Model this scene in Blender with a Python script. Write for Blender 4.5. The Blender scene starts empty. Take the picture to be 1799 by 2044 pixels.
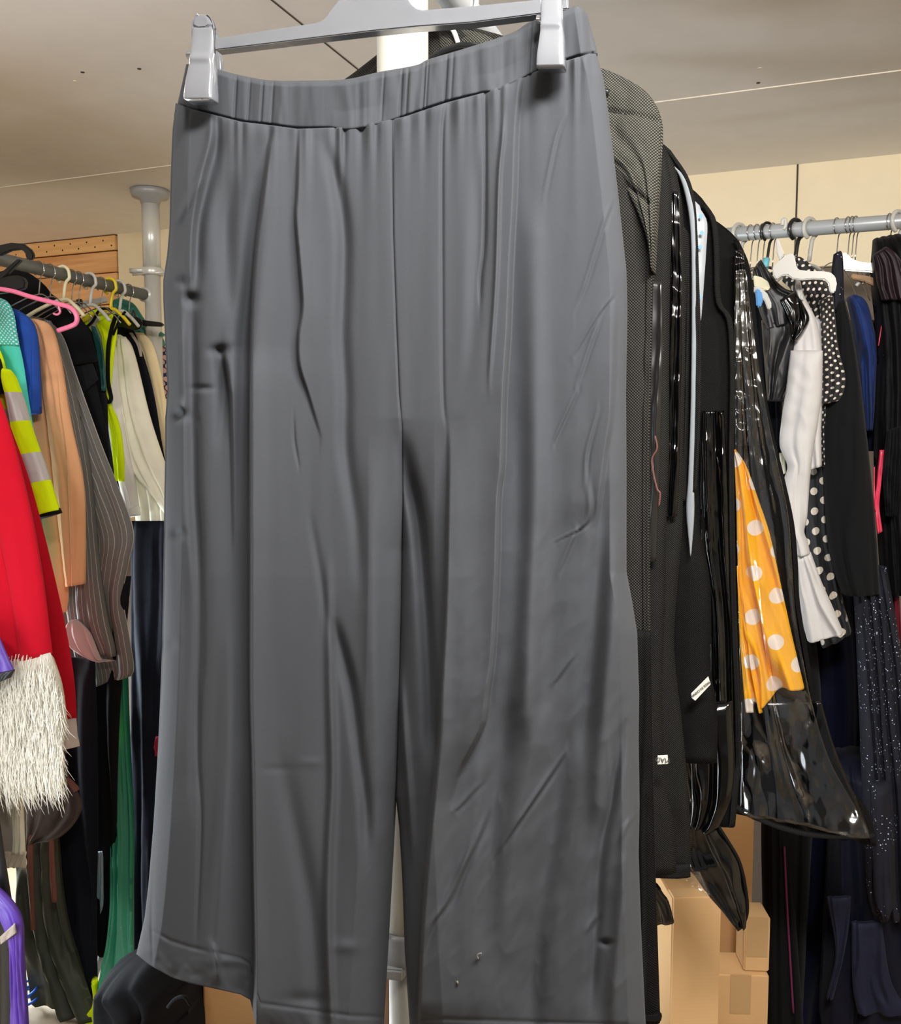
import bpy, bmesh, math, random
import numpy as np
from mathutils import Vector
random.seed(4)
C = bpy.context.scene.collection
# ---------------------------------------------------------------- camera model (image 1799 x 2044)
F = 1800.0; CX, CY = 899.5, 1022.0; PITCH = math.radians(4.8); CAM = np.array([0.0, 0.0, 1.55])
CP, SP = math.cos(PITCH), math.sin(PITCH)
TH = math.radians(21.5)
A = np.array([math.cos(TH), -math.sin(TH), 0.0])      # along the back wall
B = np.array([math.sin(TH), math.cos(TH), 0.0])       # into the room's depth
CEIL = 2.35; FZ = -.12
def rays(X, Y):
    X = np.asarray(X, float); Y = np.asarray(Y, float)
    dx = (X-CX)/F; v = (CY-Y)/F
    return np.stack([dx, CP+v*SP, v*CP-SP], -1)
def plane(q, w):
    w = np.array([w[0], w[1], 0.0]); w /= np.linalg.norm(w)
    return (np.array([q[0], q[1], 0.0]), w, np.array([w[1], -w[0], 0.0]))
def off(pl, d):                                       # a parallel plane d nearer to the viewer
    return (pl[0]+pl[2]*d, pl[1], pl[2])
def unproj(X, Y, pl):
    q, w, n = pl; D = rays(X, Y)
    s = ((q-CAM)@n)/(D@n)
    return CAM + D*s[..., None]
def unproj_d(X, Y, pl, d):
    q, w, n = pl; D = rays(X, Y); s = ((q-CAM)@n+d)/(D@n)
    return CAM+D*s[..., None]
def P(x, y, pl): return unproj(np.array([x]), np.array([y]), pl)[0]
def PZ(x, y, z):
    D = rays(x, y); return CAM + D*((z-CAM[2])/D[2])
# ---------------------------------------------------------------- noise
_rs = np.random.RandomState(7); _T = _rs.rand(256, 256)
def vnoise(x, y, s=0):
    x = np.asarray(x, float)+s*17.31; y = np.asarray(y, float)+s*9.77
    xi = np.floor(x).astype(int); yi = np.floor(y).astype(int); fx = x-xi; fy = y-yi
    fx = fx*fx*(3-2*fx); fy = fy*fy*(3-2*fy)
    g = lambda i, j: _T[i & 255, j & 255]
    return ((g(xi, yi)*(1-fx)+g(xi+1, yi)*fx)*(1-fy)+(g(xi, yi+1)*(1-fx)+g(xi+1, yi+1)*fx)*fy)*2-1
def fbm(x, y, s=0, o=3):
    r = 0; a = 1.0
    for k in range(o): r = r+a*vnoise(x*2**k, y*2**k, s+k*3); a *= .5
    return r
# ---------------------------------------------------------------- materials
def lin(c):
    c = [v/255.0 for v in c]
    return tuple(v/12.92 if v <= .04045 else ((v+.055)/1.055)**2.4 for v in c)+(1.0,)
def newmat(name):
    m = bpy.data.materials.new(name); m.use_nodes = True
    return m, m.node_tree, m.node_tree.nodes['Principled BSDF']
def N(nt, t, **k):
    n = nt.nodes.new(t)
    for a, v in k.items(): setattr(n, a, v)
    return n
def mth(nt, op, a, b=None, c=None):
    n = N(nt, 'ShaderNodeMath', operation=op)
    for i, v in enumerate((a, b, c)):
        if v is None: continue
        if isinstance(v, (int, float)): n.inputs[i].default_value = v
        else: nt.links.new(v, n.inputs[i])
    return n.outputs[0]
def uvscaled(nt, sx, sy):
    tc = N(nt, 'ShaderNodeUVMap'); mp = N(nt, 'ShaderNodeMapping'); mp.inputs['Scale'].default_value = (sx, sy, 1)
    nt.links.new(tc.outputs[0], mp.inputs[0]); return mp.outputs[0]
def add_bump(nt, bs, h, strength=.3, dist=.001):
    b = N(nt, 'ShaderNodeBump'); b.inputs['Strength'].default_value = strength; b.inputs['Distance'].default_value = dist
    nt.links.new(h, b.inputs['Height']); nt.links.new(b.outputs[0], bs.inputs['Normal'])
def mixc(nt, fac, a, b):
    m = N(nt, 'ShaderNodeMix', data_type='RGBA')
    nt.links.new(fac, m.inputs[0])
    for i, v in ((6, a), (7, b)):
        if isinstance(v, tuple): m.inputs[i].default_value = v
        else: nt.links.new(v, m.inputs[i])
    return m.outputs[2]
def fabric(name, rgb, rough=.85, sheen=.15, var=.12, weave=900, bump=.25, spec=.3, big=60):
    m, nt, bs = newmat(name)
    bs.inputs['Roughness'].default_value = rough
    bs.inputs['Sheen Weight'].default_value = sheen*.15; bs.inputs['Sheen Roughness'].default_value = .5
    bs.inputs['Specular IOR Level'].default_value = spec if rough < .6 else spec*.4
    tc = N(nt, 'ShaderNodeTexCoord')
    n1 = N(nt, 'ShaderNodeTexNoise'); n1.inputs['Scale'].default_value = 14; n1.inputs['Detail'].default_value = 4
    nt.links.new(tc.outputs['Object'], n1.inputs[0])
    c = lin(rgb); d = tuple(v*(1-var) for v in c[:3])+(1,); e = tuple(min(1, v*(1+var)) for v in c[:3])+(1,)
    nt.links.new(mixc(nt, n1.outputs[0], d, e), bs.inputs['Base Color'])
    n2 = N(nt, 'ShaderNodeTexNoise'); n2.inputs['Scale'].default_value = weave
    n3 = N(nt, 'ShaderNodeTexNoise'); n3.inputs['Scale'].default_value = big; n3.inputs['Detail'].default_value = 3
    nt.links.new(tc.outputs['Object'], n2.inputs[0]); nt.links.new(tc.outputs['Object'], n3.inputs[0])
    h = mth(nt, 'ADD', mth(nt, 'MULTIPLY', n2.outputs[0], .4), n3.outputs[0])
    add_bump(nt, bs, h, bump, .0015)
    return m
def plain(name, rgb, rough=.4, metal=0, spec=.5, coat=0, trans=0, alpha=1):
    m, nt, bs = newmat(name)
    bs.inputs['Base Color'].default_value = lin(rgb); bs.inputs['Roughness'].default_value = rough
    bs.inputs['Metallic'].default_value = metal; bs.inputs['Specular IOR Level'].default_value = spec
    bs.inputs['Coat Weight'].default_value = coat; bs.inputs['Transmission Weight'].default_value = trans
    return m
def stripes(name, rgb, line, period, wid, rough=.85):
    m, nt, bs = newmat(name); bs.inputs['Roughness'].default_value = rough
    v = uvscaled(nt, 1/period, 1); s = N(nt, 'ShaderNodeSeparateXYZ'); nt.links.new(v, s.inputs[0])
    f = mth(nt, 'FRACT', s.outputs[0]); k = mth(nt, 'LESS_THAN', f, wid)
    nz = N(nt, 'ShaderNodeTexNoise'); nz.inputs['Scale'].default_value = 400
    v2 = uvscaled(nt, 1, 1); nt.links.new(v2, nz.inputs[0])
    k = mth(nt, 'MULTIPLY', k, mth(nt, 'ADD', mth(nt, 'MULTIPLY', nz.outputs[0], .8), .4))
    nt.links.new(mixc(nt, k, lin(rgb), lin(line)), bs.inputs['Base Color']); return m
def dots(name, rgb, dot, period, rad, rough=.7, both=True, sheen=.1):
    m, nt, bs = newmat(name); bs.inputs['Roughness'].default_value = rough; bs.inputs['Sheen Weight'].default_value = sheen
    out = None
    for o in ((0, 0), (.5, .5)) if both else ((0, 0),):
        v = uvscaled(nt, 1/period, 1/period)
        ad = N(nt, 'ShaderNodeVectorMath', operation='ADD'); ad.inputs[1].default_value = (o[0]+40, o[1]+40, 0); nt.links.new(v, ad.inputs[0])
        fr = N(nt, 'ShaderNodeVectorMath', operation='FRACTION'); nt.links.new(ad.outputs[0], fr.inputs[0])
        sb = N(nt, 'ShaderNodeVectorMath', operation='SUBTRACT'); sb.inputs[1].default_value = (.5, .5, 0); nt.links.new(fr.outputs[0], sb.inputs[0])
        ln = N(nt, 'ShaderNodeVectorMath', operation='LENGTH'); nt.links.new(sb.outputs[0], ln.inputs[0])
        k = mth(nt, 'LESS_THAN', ln.outputs['Value'], rad)
        out = k if out is None else mth(nt, 'MAXIMUM', out, k)
    nt.links.new(mixc(nt, out, lin(rgb), lin(dot)), bs.inputs['Base Color']); return m
def nonwoven(name, dark, light, period=.0034, rough=.62):
    m, nt, bs = newmat(name); bs.inputs['Roughness'].default_value = rough; bs.inputs['Specular IOR Level'].default_value = .15
    v = uvscaled(nt, 2*math.pi/period, 2*math.pi/period); s = N(nt, 'ShaderNodeSeparateXYZ'); nt.links.new(v, s.inputs[0])
    w = mth(nt, 'MULTIPLY', mth(nt, 'SINE', s.outputs[0]), mth(nt, 'SINE', s.outputs[1]))
    k = N(nt, 'ShaderNodeMapRange'); k.inputs[1].default_value = -.15; k.inputs[2].default_value = .55; nt.links.new(w, k.inputs[0])
    nt.links.new(mixc(nt, k.outputs[0], lin(dark), lin(light)), bs.inputs['Base Color'])
    add_bump(nt, bs, w, .5, .0008); return m
def painted_sparkle(name, rgb, rough=.8, dens=.17, scale=170):
    m, nt, bs = newmat(name)
    tc = N(nt, 'ShaderNodeTexCoord')
    vo = N(nt, 'ShaderNodeTexVoronoi'); vo.inputs['Scale'].default_value = scale; nt.links.new(tc.outputs['Object'], vo.inputs[0])
    hue = N(nt, 'ShaderNodeSeparateColor'); nt.links.new(vo.outputs['Color'], hue.inputs[0])
    near = mth(nt, 'LESS_THAN', vo.outputs['Distance'], .34)
    pick = mth(nt, 'LESS_THAN', hue.outputs[0], dens)
    nz = N(nt, 'ShaderNodeTexNoise'); nz.inputs['Scale'].default_value = 9; nt.links.new(tc.outputs['Object'], nz.inputs[0])
    pick = mth(nt, 'MULTIPLY', pick, mth(nt, 'GREATER_THAN', nz.outputs[0], .47))
    k = mth(nt, 'MULTIPLY', near, pick)
    nt.links.new(mixc(nt, k, lin(rgb), lin((215, 225, 255))), bs.inputs['Base Color'])  # sequin glints painted as pale dots in the base colour
    bs.inputs['Roughness'].default_value = rough; return m
def crinkle(name, rgb, rough=.12, scale=26, clear=0.0, strength=.6, spec=.6):
    m, nt, bs = newmat(name)
    bs.inputs['Base Color'].default_value = lin(rgb); bs.inputs['Roughness'].default_value = rough
    bs.inputs['Specular IOR Level'].default_value = spec if rough < .6 else spec*.4
    tc = N(nt, 'ShaderNodeTexCoord'); mp = N(nt, 'ShaderNodeMapping'); mp.inputs['Scale'].default_value = (1, 1, .7)
    nt.links.new(tc.outputs['Object'], mp.inputs[0])
    n = N(nt, 'ShaderNodeTexNoise'); n.inputs['Scale'].default_value = scale*.6; n.inputs['Detail'].default_value = 1.0; n.inputs['Distortion'].default_value = .6
    nt.links.new(mp.outputs[0], n.inputs[0])
    add_bump(nt, bs, n.outputs[0], strength, .008)
    if clear > 0:
        tr = N(nt, 'ShaderNodeBsdfTransparent'); mx = N(nt, 'ShaderNodeMixShader'); mx.inputs[0].default_value = 1-clear
        out = nt.nodes['Material Output']
        gl = N(nt, 'ShaderNodeBsdfGlossy'); gl.inputs['Roughness'].default_value = rough; gl.inputs['Color'].default_value = (.9, .9, .9, 1)
        b = [q for q in nt.nodes if q.type == 'BUMP'][0]; nt.links.new(b.outputs[0], gl.inputs['Normal'])
        nt.links.new(tr.outputs[0], mx.inputs[1]); nt.links.new(gl.outputs[0], mx.inputs[2]); nt.links.new(mx.outputs[0], out.inputs[0])
    return m
def cardboard(name, rgb=(196, 152, 102)):
    m, nt, bs = newmat(name); bs.inputs['Roughness'].default_value = .8
    tc = N(nt, 'ShaderNodeTexCoord'); n = N(nt, 'ShaderNodeTexNoise'); n.inputs['Scale'].default_value = 6; n.inputs['Detail'].default_value = 6
    w = N(nt, 'ShaderNodeTexWave'); w.inputs['Scale'].default_value = 45; w.bands_direction = 'Z'
    nt.links.new(tc.outputs['Object'], n.inputs[0]); nt.links.new(tc.outputs['Object'], w.inputs[0])
    c = lin(rgb); nt.links.new(mixc(nt, n.outputs[0], tuple(v*.85 for v in c[:3])+(1,), tuple(v*1.12 for v in c[:3])+(1,)), bs.inputs['Base Color'])
    add_bump(nt, bs, w.outputs[0], .04, .001); return m
def wood(name, c1, c2, scale=4):
    m, nt, bs = newmat(name); bs.inputs['Roughness'].default_value = .55
    tc = N(nt, 'ShaderNodeTexCoord'); mp = N(nt, 'ShaderNodeMapping'); mp.inputs['Scale'].default_value = (.25, .25, 5)
    nt.links.new(tc.outputs['Object'], mp.inputs[0])
    n = N(nt, 'ShaderNodeTexNoise'); n.inputs['Scale'].default_value = scale; n.inputs['Detail'].default_value = 6; n.inputs['Distortion'].default_value = 1.5
    nt.links.new(mp.outputs[0], n.inputs[0])
    r = N(nt, 'ShaderNodeValToRGB'); r.color_ramp.elements[0].position = .35; r.color_ramp.elements[1].position = .65
    r.color_ramp.elements[0].color = lin(c1); r.color_ramp.elements[1].color = lin(c2)
    nt.links.new(n.outputs[0], r.inputs[0]); nt.links.new(r.outputs[0], bs.inputs['Base Color']); return m
# ---------------------------------------------------------------- object helpers
ORG = {}
def tag(o, label=None, cat=None, group=None, kind=None):
    if label: o['label'] = label
    if cat: o['category'] = cat
    if group: o['group'] = group
    if kind: o['kind'] = kind
    return o
def thing(name, label, cat, loc, group=None):
    o = bpy.data.objects.new(name, None); C.objects.link(o); o.location = tuple(loc); o.empty_display_size = .05
    ORG[o.name] = np.array(loc, float); return tag(o, label, cat, group)
def mesh(name, V, Fc, mat, parent=None, uv=None, midx=None, smooth=True, loc=None):
    V = np.asarray(V, float).reshape(-1, 3)
    org = ORG[parent.name] if parent is not None else (np.array(loc, float) if loc is not None else V.mean(0))
    me = bpy.data.meshes.new(name); me.from_pydata((V-org).tolist(), [], [tuple(f) for f in Fc]); me.validate()
    mats = mat if isinstance(mat, (list, tuple)) else [mat]
    for q in mats: me.materials.append(q)
    if midx is not None and len(midx) == len(me.polygons): me.polygons.foreach_set('material_index', np.asarray(midx, dtype=np.int32))
    if uv is not None:
        l = me.uv_layers.new(name='UVMap'); vi = np.zeros(len(me.loops), dtype=np.int32); me.loops.foreach_get('vertex_index', vi)
        l.data.foreach_set('uv', np.asarray(uv, dtype=np.float32)[vi].ravel())
    if smooth: me.polygons.foreach_set('use_smooth', np.ones(len(me.polygons), dtype=bool))
    me.update()
    o = bpy.data.objects.new(name, me); C.objects.link(o)
    if parent is not None: o.parent = parent; ORG[o.name] = org
    else: o.location = tuple(org); ORG[o.name] = org
    return o
def recalc(o):
    bm = bmesh.new(); bm.from_mesh(o.data); bmesh.ops.recalc_face_normals(bm, faces=bm.faces); bm.to_mesh(o.data); bm.free(); return o
def poly(pts, n, smooth=True):
    p = np.array(pts, float)
    if len(p) == 2 or not smooth:
        d = np.r_[0, np.cumsum(np.hypot(*np.diff(p, axis=0).T))]; t = np.linspace(0, d[-1], n)
        return np.stack([np.interp(t, d, p[:, k]) for k in range(p.shape[1])], -1)
    q = np.vstack([2*p[0]-p[1], p, 2*p[-1]-p[-2]]); out = []
    for i in range(len(p)-1):
        p0, p1, p2, p3 = q[i:i+4]
        for s in np.linspace(0, 1, 12, endpoint=False):
            out.append(.5*((2*p1)+(-p0+p2)*s+(2*p0-5*p1+4*p2-p3)*s*s+(-p0+3*p1-3*p2+p3)*s**3))
    out.append(p[-1]); o = np.array(out); d = np.r_[0, np.cumsum(np.linalg.norm(np.diff(o[:, :2], axis=0), axis=1))]
    t = np.linspace(0, d[-1], n); return np.stack([np.interp(t, d, o[:, k]) for k in range(p.shape[1])], -1)
def sew(front, back, name, mat, parent, uv=None, bands=None, tv=None):
    n, m = front.shape[0], front.shape[1]
    V = np.vstack([front.reshape(-1, 3), back.reshape(-1, 3)]); o = n*m; Fc = []; mi = []
    bandof = lambda i: 0
    if bands:
        def bandof(i):
            t = (i+.5)/(n-1)
            for a, b, k in bands:
                if a <= t < b: return k
            return 0
    for i in range(n-1):
        k = bandof(i)
        for j in range(m-1):
            a = i*m+j; Fc.append((a, a+m, a+m+1, a+1)); Fc.append((o+a, o+a+1, o+a+m+1, o+a+m)); mi += [k, k]
        a = i*m; Fc.append((a, o+a, o+a+m, a+m)); a = i*m+m-1; Fc.append((a, a+m, o+a+m, o+a)); mi += [k, k]
    for j in range(m-1):
        Fc.append((j, j+1, o+j+1, o+j)); a = (n-1)*m+j; Fc.append((a, o+a, o+a+1, a+1)); mi += [0, bandof(n-2)]
    if uv is not None: uv = np.vstack([uv.reshape(-1, 2)]*2)
    return mesh(name, V, Fc, mat, parent, uv=uv, midx=mi if bands else None)
def cloth(name, L, R, pl, mat, parent=None, th=.03, n=56, m=26, folds=4, amp=.006, wr=.0015, wrs=14, ep=3.0, seed=0, extra=None, bands=None, smooth=True, top=.35, hem=0.0, g0=.4, uvn=None, uvw=False, lean=None):
    if isinstance(L, (int, float)): L = [(x-L, y) for x, y in R]
    Lp = poly(L, n+1, smooth); Rp = poly(R, n+1, smooth)
    u = np.linspace(0, 1, m+1); t = np.linspace(0, 1, n+1); U, T = np.meshgrid(u, t)
    X = Lp[:, None, 0]*(1-U)+Rp[:, None, 0]*U; Y = Lp[:, None, 1]*(1-U)+Rp[:, None, 1]*U
    if hem: Y = Y+hem*np.sin(U*math.pi*2*max(1, folds)*.7+seed)*np.clip((T-.85)/.15, 0, 1)
    base = unproj(X, Y, pl); nn = pl[2]
    if lean is not None:
        y0_, y1_, amt = lean; e = amt*np.clip((Y-y0_)/(y1_-y0_), 0, 1)**1.3; D = rays(X, Y); s = ((pl[0]-CAM)@nn+e)/(D@nn); base = CAM+D*s[..., None]
    prof = np.clip(1-np.abs(2*U-1)**ep, 0, 1)**(1/ep)
    cap = top+(1-top)*np.clip(T/.06, 0, 1)**.6
    ph = 2*math.pi*(folds*U+.5*vnoise(U*2.2, T*1.3, seed)+.25*vnoise(U*5, T*3, seed+5))
    g = g0+(1-g0)*T
    Fo = amp*g*(np.sin(ph+seed)+.4*np.sin(2.1*ph+seed*2))*np.clip(np.minimum(U, 1-U)*8, .25, 1)
    pu = base@pl[1]; pz = base[..., 2]; kk = wrs*1.7
    W = wr*(1-2.2*np.abs(fbm(pu*kk+pz*kk*.3, pz*kk*.8, seed+11, 2)))*(.6+.4*vnoise(pu*9, pz*7, seed+40))
    E = extra(X, Y) if extra is not None else 0
    fr = base+nn*((th/2)*prof*cap+.0008+Fo+W+E)[..., None]
    bk = base+nn*(-(th/2)*prof*cap-.0008+.7*Fo)[..., None]
    wid = np.linalg.norm(base[:, -1]-base[:, 0], axis=1).mean() if uvn is None else uvn
    ln = np.r_[0, np.cumsum(np.linalg.norm(np.diff(base[:, m//2], axis=0), axis=1))]
    UV = np.stack([U*wid, np.repeat(-ln[:, None], m+1, 1)], -1)
    if uvw: UV = np.stack([pu, pz], -1)
    return sew(fr, bk, name, mat, parent, UV, bands)
def sweep(pts, r, seg=10, cap=True):
    p = np.array(pts, float); n = len(p); rr = np.full(n, r, float) if np.isscalar(r) else np.array(r, float)
    V = []; Fc = []; t = np.gradient(p, axis=0); t /= np.linalg.norm(t, axis=1)[:, None]+1e-12
    up = np.array([0, 0, 1.0]) if abs(t[0][2]) < .9 else np.array([1.0, 0, 0]); a = np.cross(t[0], up); a /= np.linalg.norm(a)
    for i in range(n):
        a = a-t[i]*(a@t[i]); a /= np.linalg.norm(a); b = np.cross(t[i], a)
        for k in range(seg):
            an = 2*math.pi*k/seg; V.append(p[i]+rr[i]*(a*math.cos(an)+b*math.sin(an)))
    for i in range(n-1):
        for k in range(seg):
            q = i*seg+k; q2 = i*seg+(k+1) % seg; Fc.append((q, q2, q2+seg, q+seg))
    if cap: Fc.append(tuple(range(seg-1, -1, -1))); Fc.append(tuple((n-1)*seg+k for k in range(seg)))
    return V, Fc
def tube(name, pts, r, mat, parent=None, seg=12, res=0):
    if res: pts = smooth3(pts, res)
    V, Fc = sweep(pts, r, seg); return mesh(name, V, Fc, mat, parent)
def smooth3(pts, res):
    p = np.array(pts, float); q = np.vstack([2*p[0]-p[1], p, 2*p[-1]-p[-2]]); out = []
    for i in range(len(p)-1):
        p0, p1, p2, p3 = q[i:i+4]
        for s in np.linspace(0, 1, res, endpoint=False):
            out.append(.5*((2*p1)+(-p0+p2)*s+(2*p0-5*p1+4*p2-p3)*s*s+(-p0+3*p1-3*p2+p3)*s**3))
    out.append(p[-1]); return np.array(out)
def tube_px(name, px, pl, r, mat, parent=None, seg=10, res=6, f=0.0):
    return tube(name, [P(x, y, off(pl, f)) for x, y in px], r, mat, parent, seg, res)
def slab(name, px, pl, t, mat, parent=None, bev=.0012, f=0.0, round=0):
    if round: px = [tuple(v) for v in poly(list(px)+[px[0]], round*len(px))[:-1]]
    base = np.array([P(x, y, off(pl, f)) for x, y in px]); n = len(base)
    V = np.vstack([base, base-pl[2]*t]); Fc = [tuple(range(n)), tuple(range(2*n-1, n-1, -1))]
    Fc += [(i, n+i, n+(i+1) % n, (i+1) % n) for i in range(n)]
    o = mesh(name, V, Fc, mat, parent, smooth=False)
    bm = bmesh.new(); bm.from_mesh(o.data); bmesh.ops.recalc_face_normals(bm, faces=bm.faces)
    if bev: bmesh.ops.bevel(bm, geom=[e for e in bm.edges if e.is_boundary or e.calc_face_angle(0) > .5], offset=bev, segments=2, affect='EDGES', clamp_overlap=True)
    bm.to_mesh(o.data); bm.free(); return o
def boxm(name, c, ax, size, mat, parent=None, bev=0.0):
    c = np.array(c, float); ax = [np.array(v, float)/np.linalg.norm(v) for v in ax]; V = []
    for sx in (-1, 1):
        for sy in (-1, 1):
            for sz in (-1, 1): V.append(c+ax[0]*sx*size[0]/2+ax[1]*sy*size[1]/2+ax[2]*sz*size[2]/2)
    Fc = [(0, 1, 3, 2), (4, 6, 7, 5), (0, 4, 5, 1), (2, 3, 7, 6), (0, 2, 6, 4), (1, 5, 7, 3)]
    o = mesh(name, V, Fc, mat, parent, smooth=False); bm = bmesh.new(); bm.from_mesh(o.data); bmesh.ops.recalc_face_normals(bm, faces=bm.faces)
    if bev: bmesh.ops.bevel(bm, geom=list(bm.edges), offset=bev, segments=3, affect='EDGES')
    bm.to_mesh(o.data); bm.free(); return o
def lathe(name, c, prof, mat, parent=None, seg=40, axis=None):
    V = []; Fc = []; c = np.array(c, float)
    ax = np.array([0, 0, 1.0]) if axis is None else np.array(axis, float)/np.linalg.norm(axis)
    e = np.cross(ax, [0, 1, 0] if abs(ax[1]) < .9 else [1, 0, 0]); e /= np.linalg.norm(e); g = np.cross(ax, e)
    for r, z in prof:
        for k in range(seg):
            a = 2*math.pi*k/seg; V.append(c+ax*z+r*(e*math.cos(a)+g*math.sin(a)))
    for i in range(len(prof)-1):
        for k in range(seg):
            q = i*seg+k; q2 = i*seg+(k+1) % seg; Fc.append((q, q2, q2+seg, q+seg))
    Fc.append(tuple(range(seg))); Fc.append(tuple((len(prof)-1)*seg+k for k in range(seg-1, -1, -1)))
    o = recalc(mesh(name, V, Fc, mat, parent, smooth=False))
    for p in o.data.polygons: p.use_smooth = len(p.vertices) == 4
    return o
UPZ = (0, 0, 1)
# ================================================================ materials used
M = {}
M['ceil'] = fabric('ceiling_paint', (228, 223, 218), .6, 0, .05, 300, .05, .3, 8)
M['cream'] = fabric('cream_board', (240, 226, 194), .6, 0, .04, 300, .05, .3, 6)
M['under'] = plain('dark_brown_wall', (112, 100, 88), .8)
M['pine'] = wood('pine_boards', (216, 156, 100), (242, 190, 134))
M['strip'] = wood('pine_strip', (230, 178, 116), (244, 198, 138), 3)
M['hole'] = plain('dark_hole', (70, 45, 28), .9)
M['floor'] = wood('light_floor', (150, 130, 104), (184, 164, 136), 3)
M['seamw'] = plain('white_batten', (225, 215, 200), .5)
M['seamd'] = plain('dark_joint', (70, 60, 52), .8)
M['pole'] = plain('white_steel', (196, 193, 182), .35, 0, .4, .1)
M['alu'] = plain('brushed_steel', (214, 214, 208), .3, .25)
M['rail'] = plain('grey_rail', (176, 180, 182), .35, .2)
M['raild'] = plain('grey_painted_rail', (112, 116, 117), .45, .2)
M['wire'] = plain('chrome_wire', (190, 190, 192), .2, 1)
M['wplast'] = plain('white_plastic', (196, 195, 188), .35, 0, .5, .2)
M['cplast'] = plain('cream_plastic', (232, 226, 190), .35, 0, .5, .2)
M['yplast'] = plain('yellow_plastic', (228, 205, 40), .35)
M['bplast'] = plain('black_plastic', (26, 27, 29), .28, 0, .5, .3)
M['pplast'] = plain('pink_plastic', (236, 120, 160), .35, 0, .5, .3)
M['blplast'] = plain('blue_plastic', (40, 140, 210), .35)
M['hwood'] = wood('hanger_wood', (150, 112, 72), (186, 146, 98), 6)
M['gplast'] = plain('smoky_hanger_plastic', (146, 149, 155), .16, .45, .9, .8)
_nt = M['gplast'].node_tree; _n = N(_nt, 'ShaderNodeTexNoise'); _n.inputs['Scale'].default_value = 22; _n.inputs['Detail'].default_value = 2; _tc = N(_nt, 'ShaderNodeTexCoord'); _nt.links.new(_tc.outputs['Object'], _n.inputs[0]); add_bump(_nt, _nt.nodes['Principled BSDF'], _n.outputs[0], .25, .006)
M['clamp'] = plain('grey_clamp', (158, 160, 162), .4, .15)
M['card'] = cardboard('cardboard'); M['card2'] = cardboard('cardboard_pale', (214, 174, 124)); M['tape'] = plain('brown_tape', (190, 156, 112), .3)
# ================================================================ room shell
W0 = PZ(1380, 352, CEIL)
def wallpt(px, z, d=0.0):                       # point of the back wall plane seen at picture column px
    r = rays(px, 871.0)[:2]; n = B[:2]; s = ((W0[:2]-CAM[:2])@n)/(r@n); p = CAM[:2]+r*s; return np.array([p[0], p[1], z])-B*d
def st(o): o['kind'] = 'structure'; return o
cw = W0+A*0.0
st(boxm('ceiling', np.array([0, 0, CEIL+.05])+A*.2+B*1.0+np.array([0, 0, 0]), (A, B, UPZ), (7.6, 8.2, .1), M['ceil']))
st(boxm('floor', np.array([0, 0, FZ-.05])+A*.2+B*1.0, (A, B, UPZ), (7.6, 8.2, .1), M['floor']))
wc = W0.copy(); wc[2] = (CEIL+FZ)/2
st(boxm('wall_back', wc+B*.06-A*.3, (A, B, UPZ), (7, .1, CEIL-FZ), M['under']))
st(boxm('wall_left', wc-A*3.5-B*2.2, (B, A, UPZ), (4.6, .1, CEIL-FZ), M['cream']))
st(boxm('wall_right', wc+A*2.6-B*2.2, (B, A, UPZ), (4.6, .1, CEIL-FZ), M['cream']))
pE = wallpt(250, 1.5); dL = (pE-wallpt(0, 1.5))@A
# cream boards
e1 = wallpt(250, 0); e2 = wallpt(1576, 0); wdt = (e2-e1)@A
st(boxm('trim_1', e1+A*(wdt/2)+np.array([0, 0, CEIL-.63])-B*.002, (A, B, UPZ), (wdt-.004, .02, 1.26), M['cream']))
st(boxm('trim_2', e2+A*.75+np.array([0, 0, CEIL-.15])-B*.002, (A, B, UPZ), (1.495, .02, .30), M['cream']))
# pine boards on the left part of the wall
zt = CEIL
heights = [.075, .105, .012, .115, .012, .12, .012, .12]
k = 3; z = CEIL-.002
for i, h in enumerate((.06, .085, .125, .125, .125, .125)):
    mt = M['strip'] if i == 0 else M['pine']
    dd = .012 if i == 0 else .004
    st(boxm('trim_%d' % k, e1-A*1.0+np.array([0, 0, z-h/2])-B*dd, (A, B, UPZ), (1.99, .02, h-.004), mt, bev=.002)); k += 1
    if i == 0:
        V = []; Fc = []
        for q in range(34):
            c = e1-A*(.02+q*.042)+np.array([0, 0, z-h/2+(.010 if q % 2 else -.012)])-B*(dd+.0105); o = len(V)
            for s in range(8):
                an = s*math.pi/4; V.append(c+A*math.cos(an)*.0038+np.array([0, 0, math.sin(an)*.0038]))
            Fc.append(tuple(range(o, o+8)))
        st(mesh('trim_%d' % k, V, Fc, M['hole'], smooth=False)); k += 1
    z -= h
# joints and screws in the ceiling
def cseam(a, b, w, mat):
    global k
    p = PZ(*a, CEIL); q = PZ(*b, CEIL); d = (q-p)/np.linalg.norm(q-p); c = (p+q)/2; c[2] = CEIL-.0012
    st(boxm('trim_%d' % k, c, (d, np.cross(UPZ, d), UPZ), (np.linalg.norm(q-p), w, .0024), mat)); k += 1
cseam((-300, 413), (2100, 101), .006, M['seamw'])
cseam((500, -35), (757, 172), .0014, M['seamd'])
for i, (x, y) in enumerate([(165, 145), (150, 163), (278, 138), (1517, 137), (1514, 166), (192, 341), (1165, 60)]):
    p = PZ(x, y, CEIL-.001); st(lathe('trim_%d' % k, p, [(.0045, 0), (.0045, .001), (.003, .0015)] , M['seamw'] if i % 2 else M['seamd'], seg=12)); k += 1
p = wallpt(1576, CEIL-.15, .012); st(boxm('trim_%d' % k, p, (A, B, UPZ), (.005, .003, .3), M['seamd'])); k += 1
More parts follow.
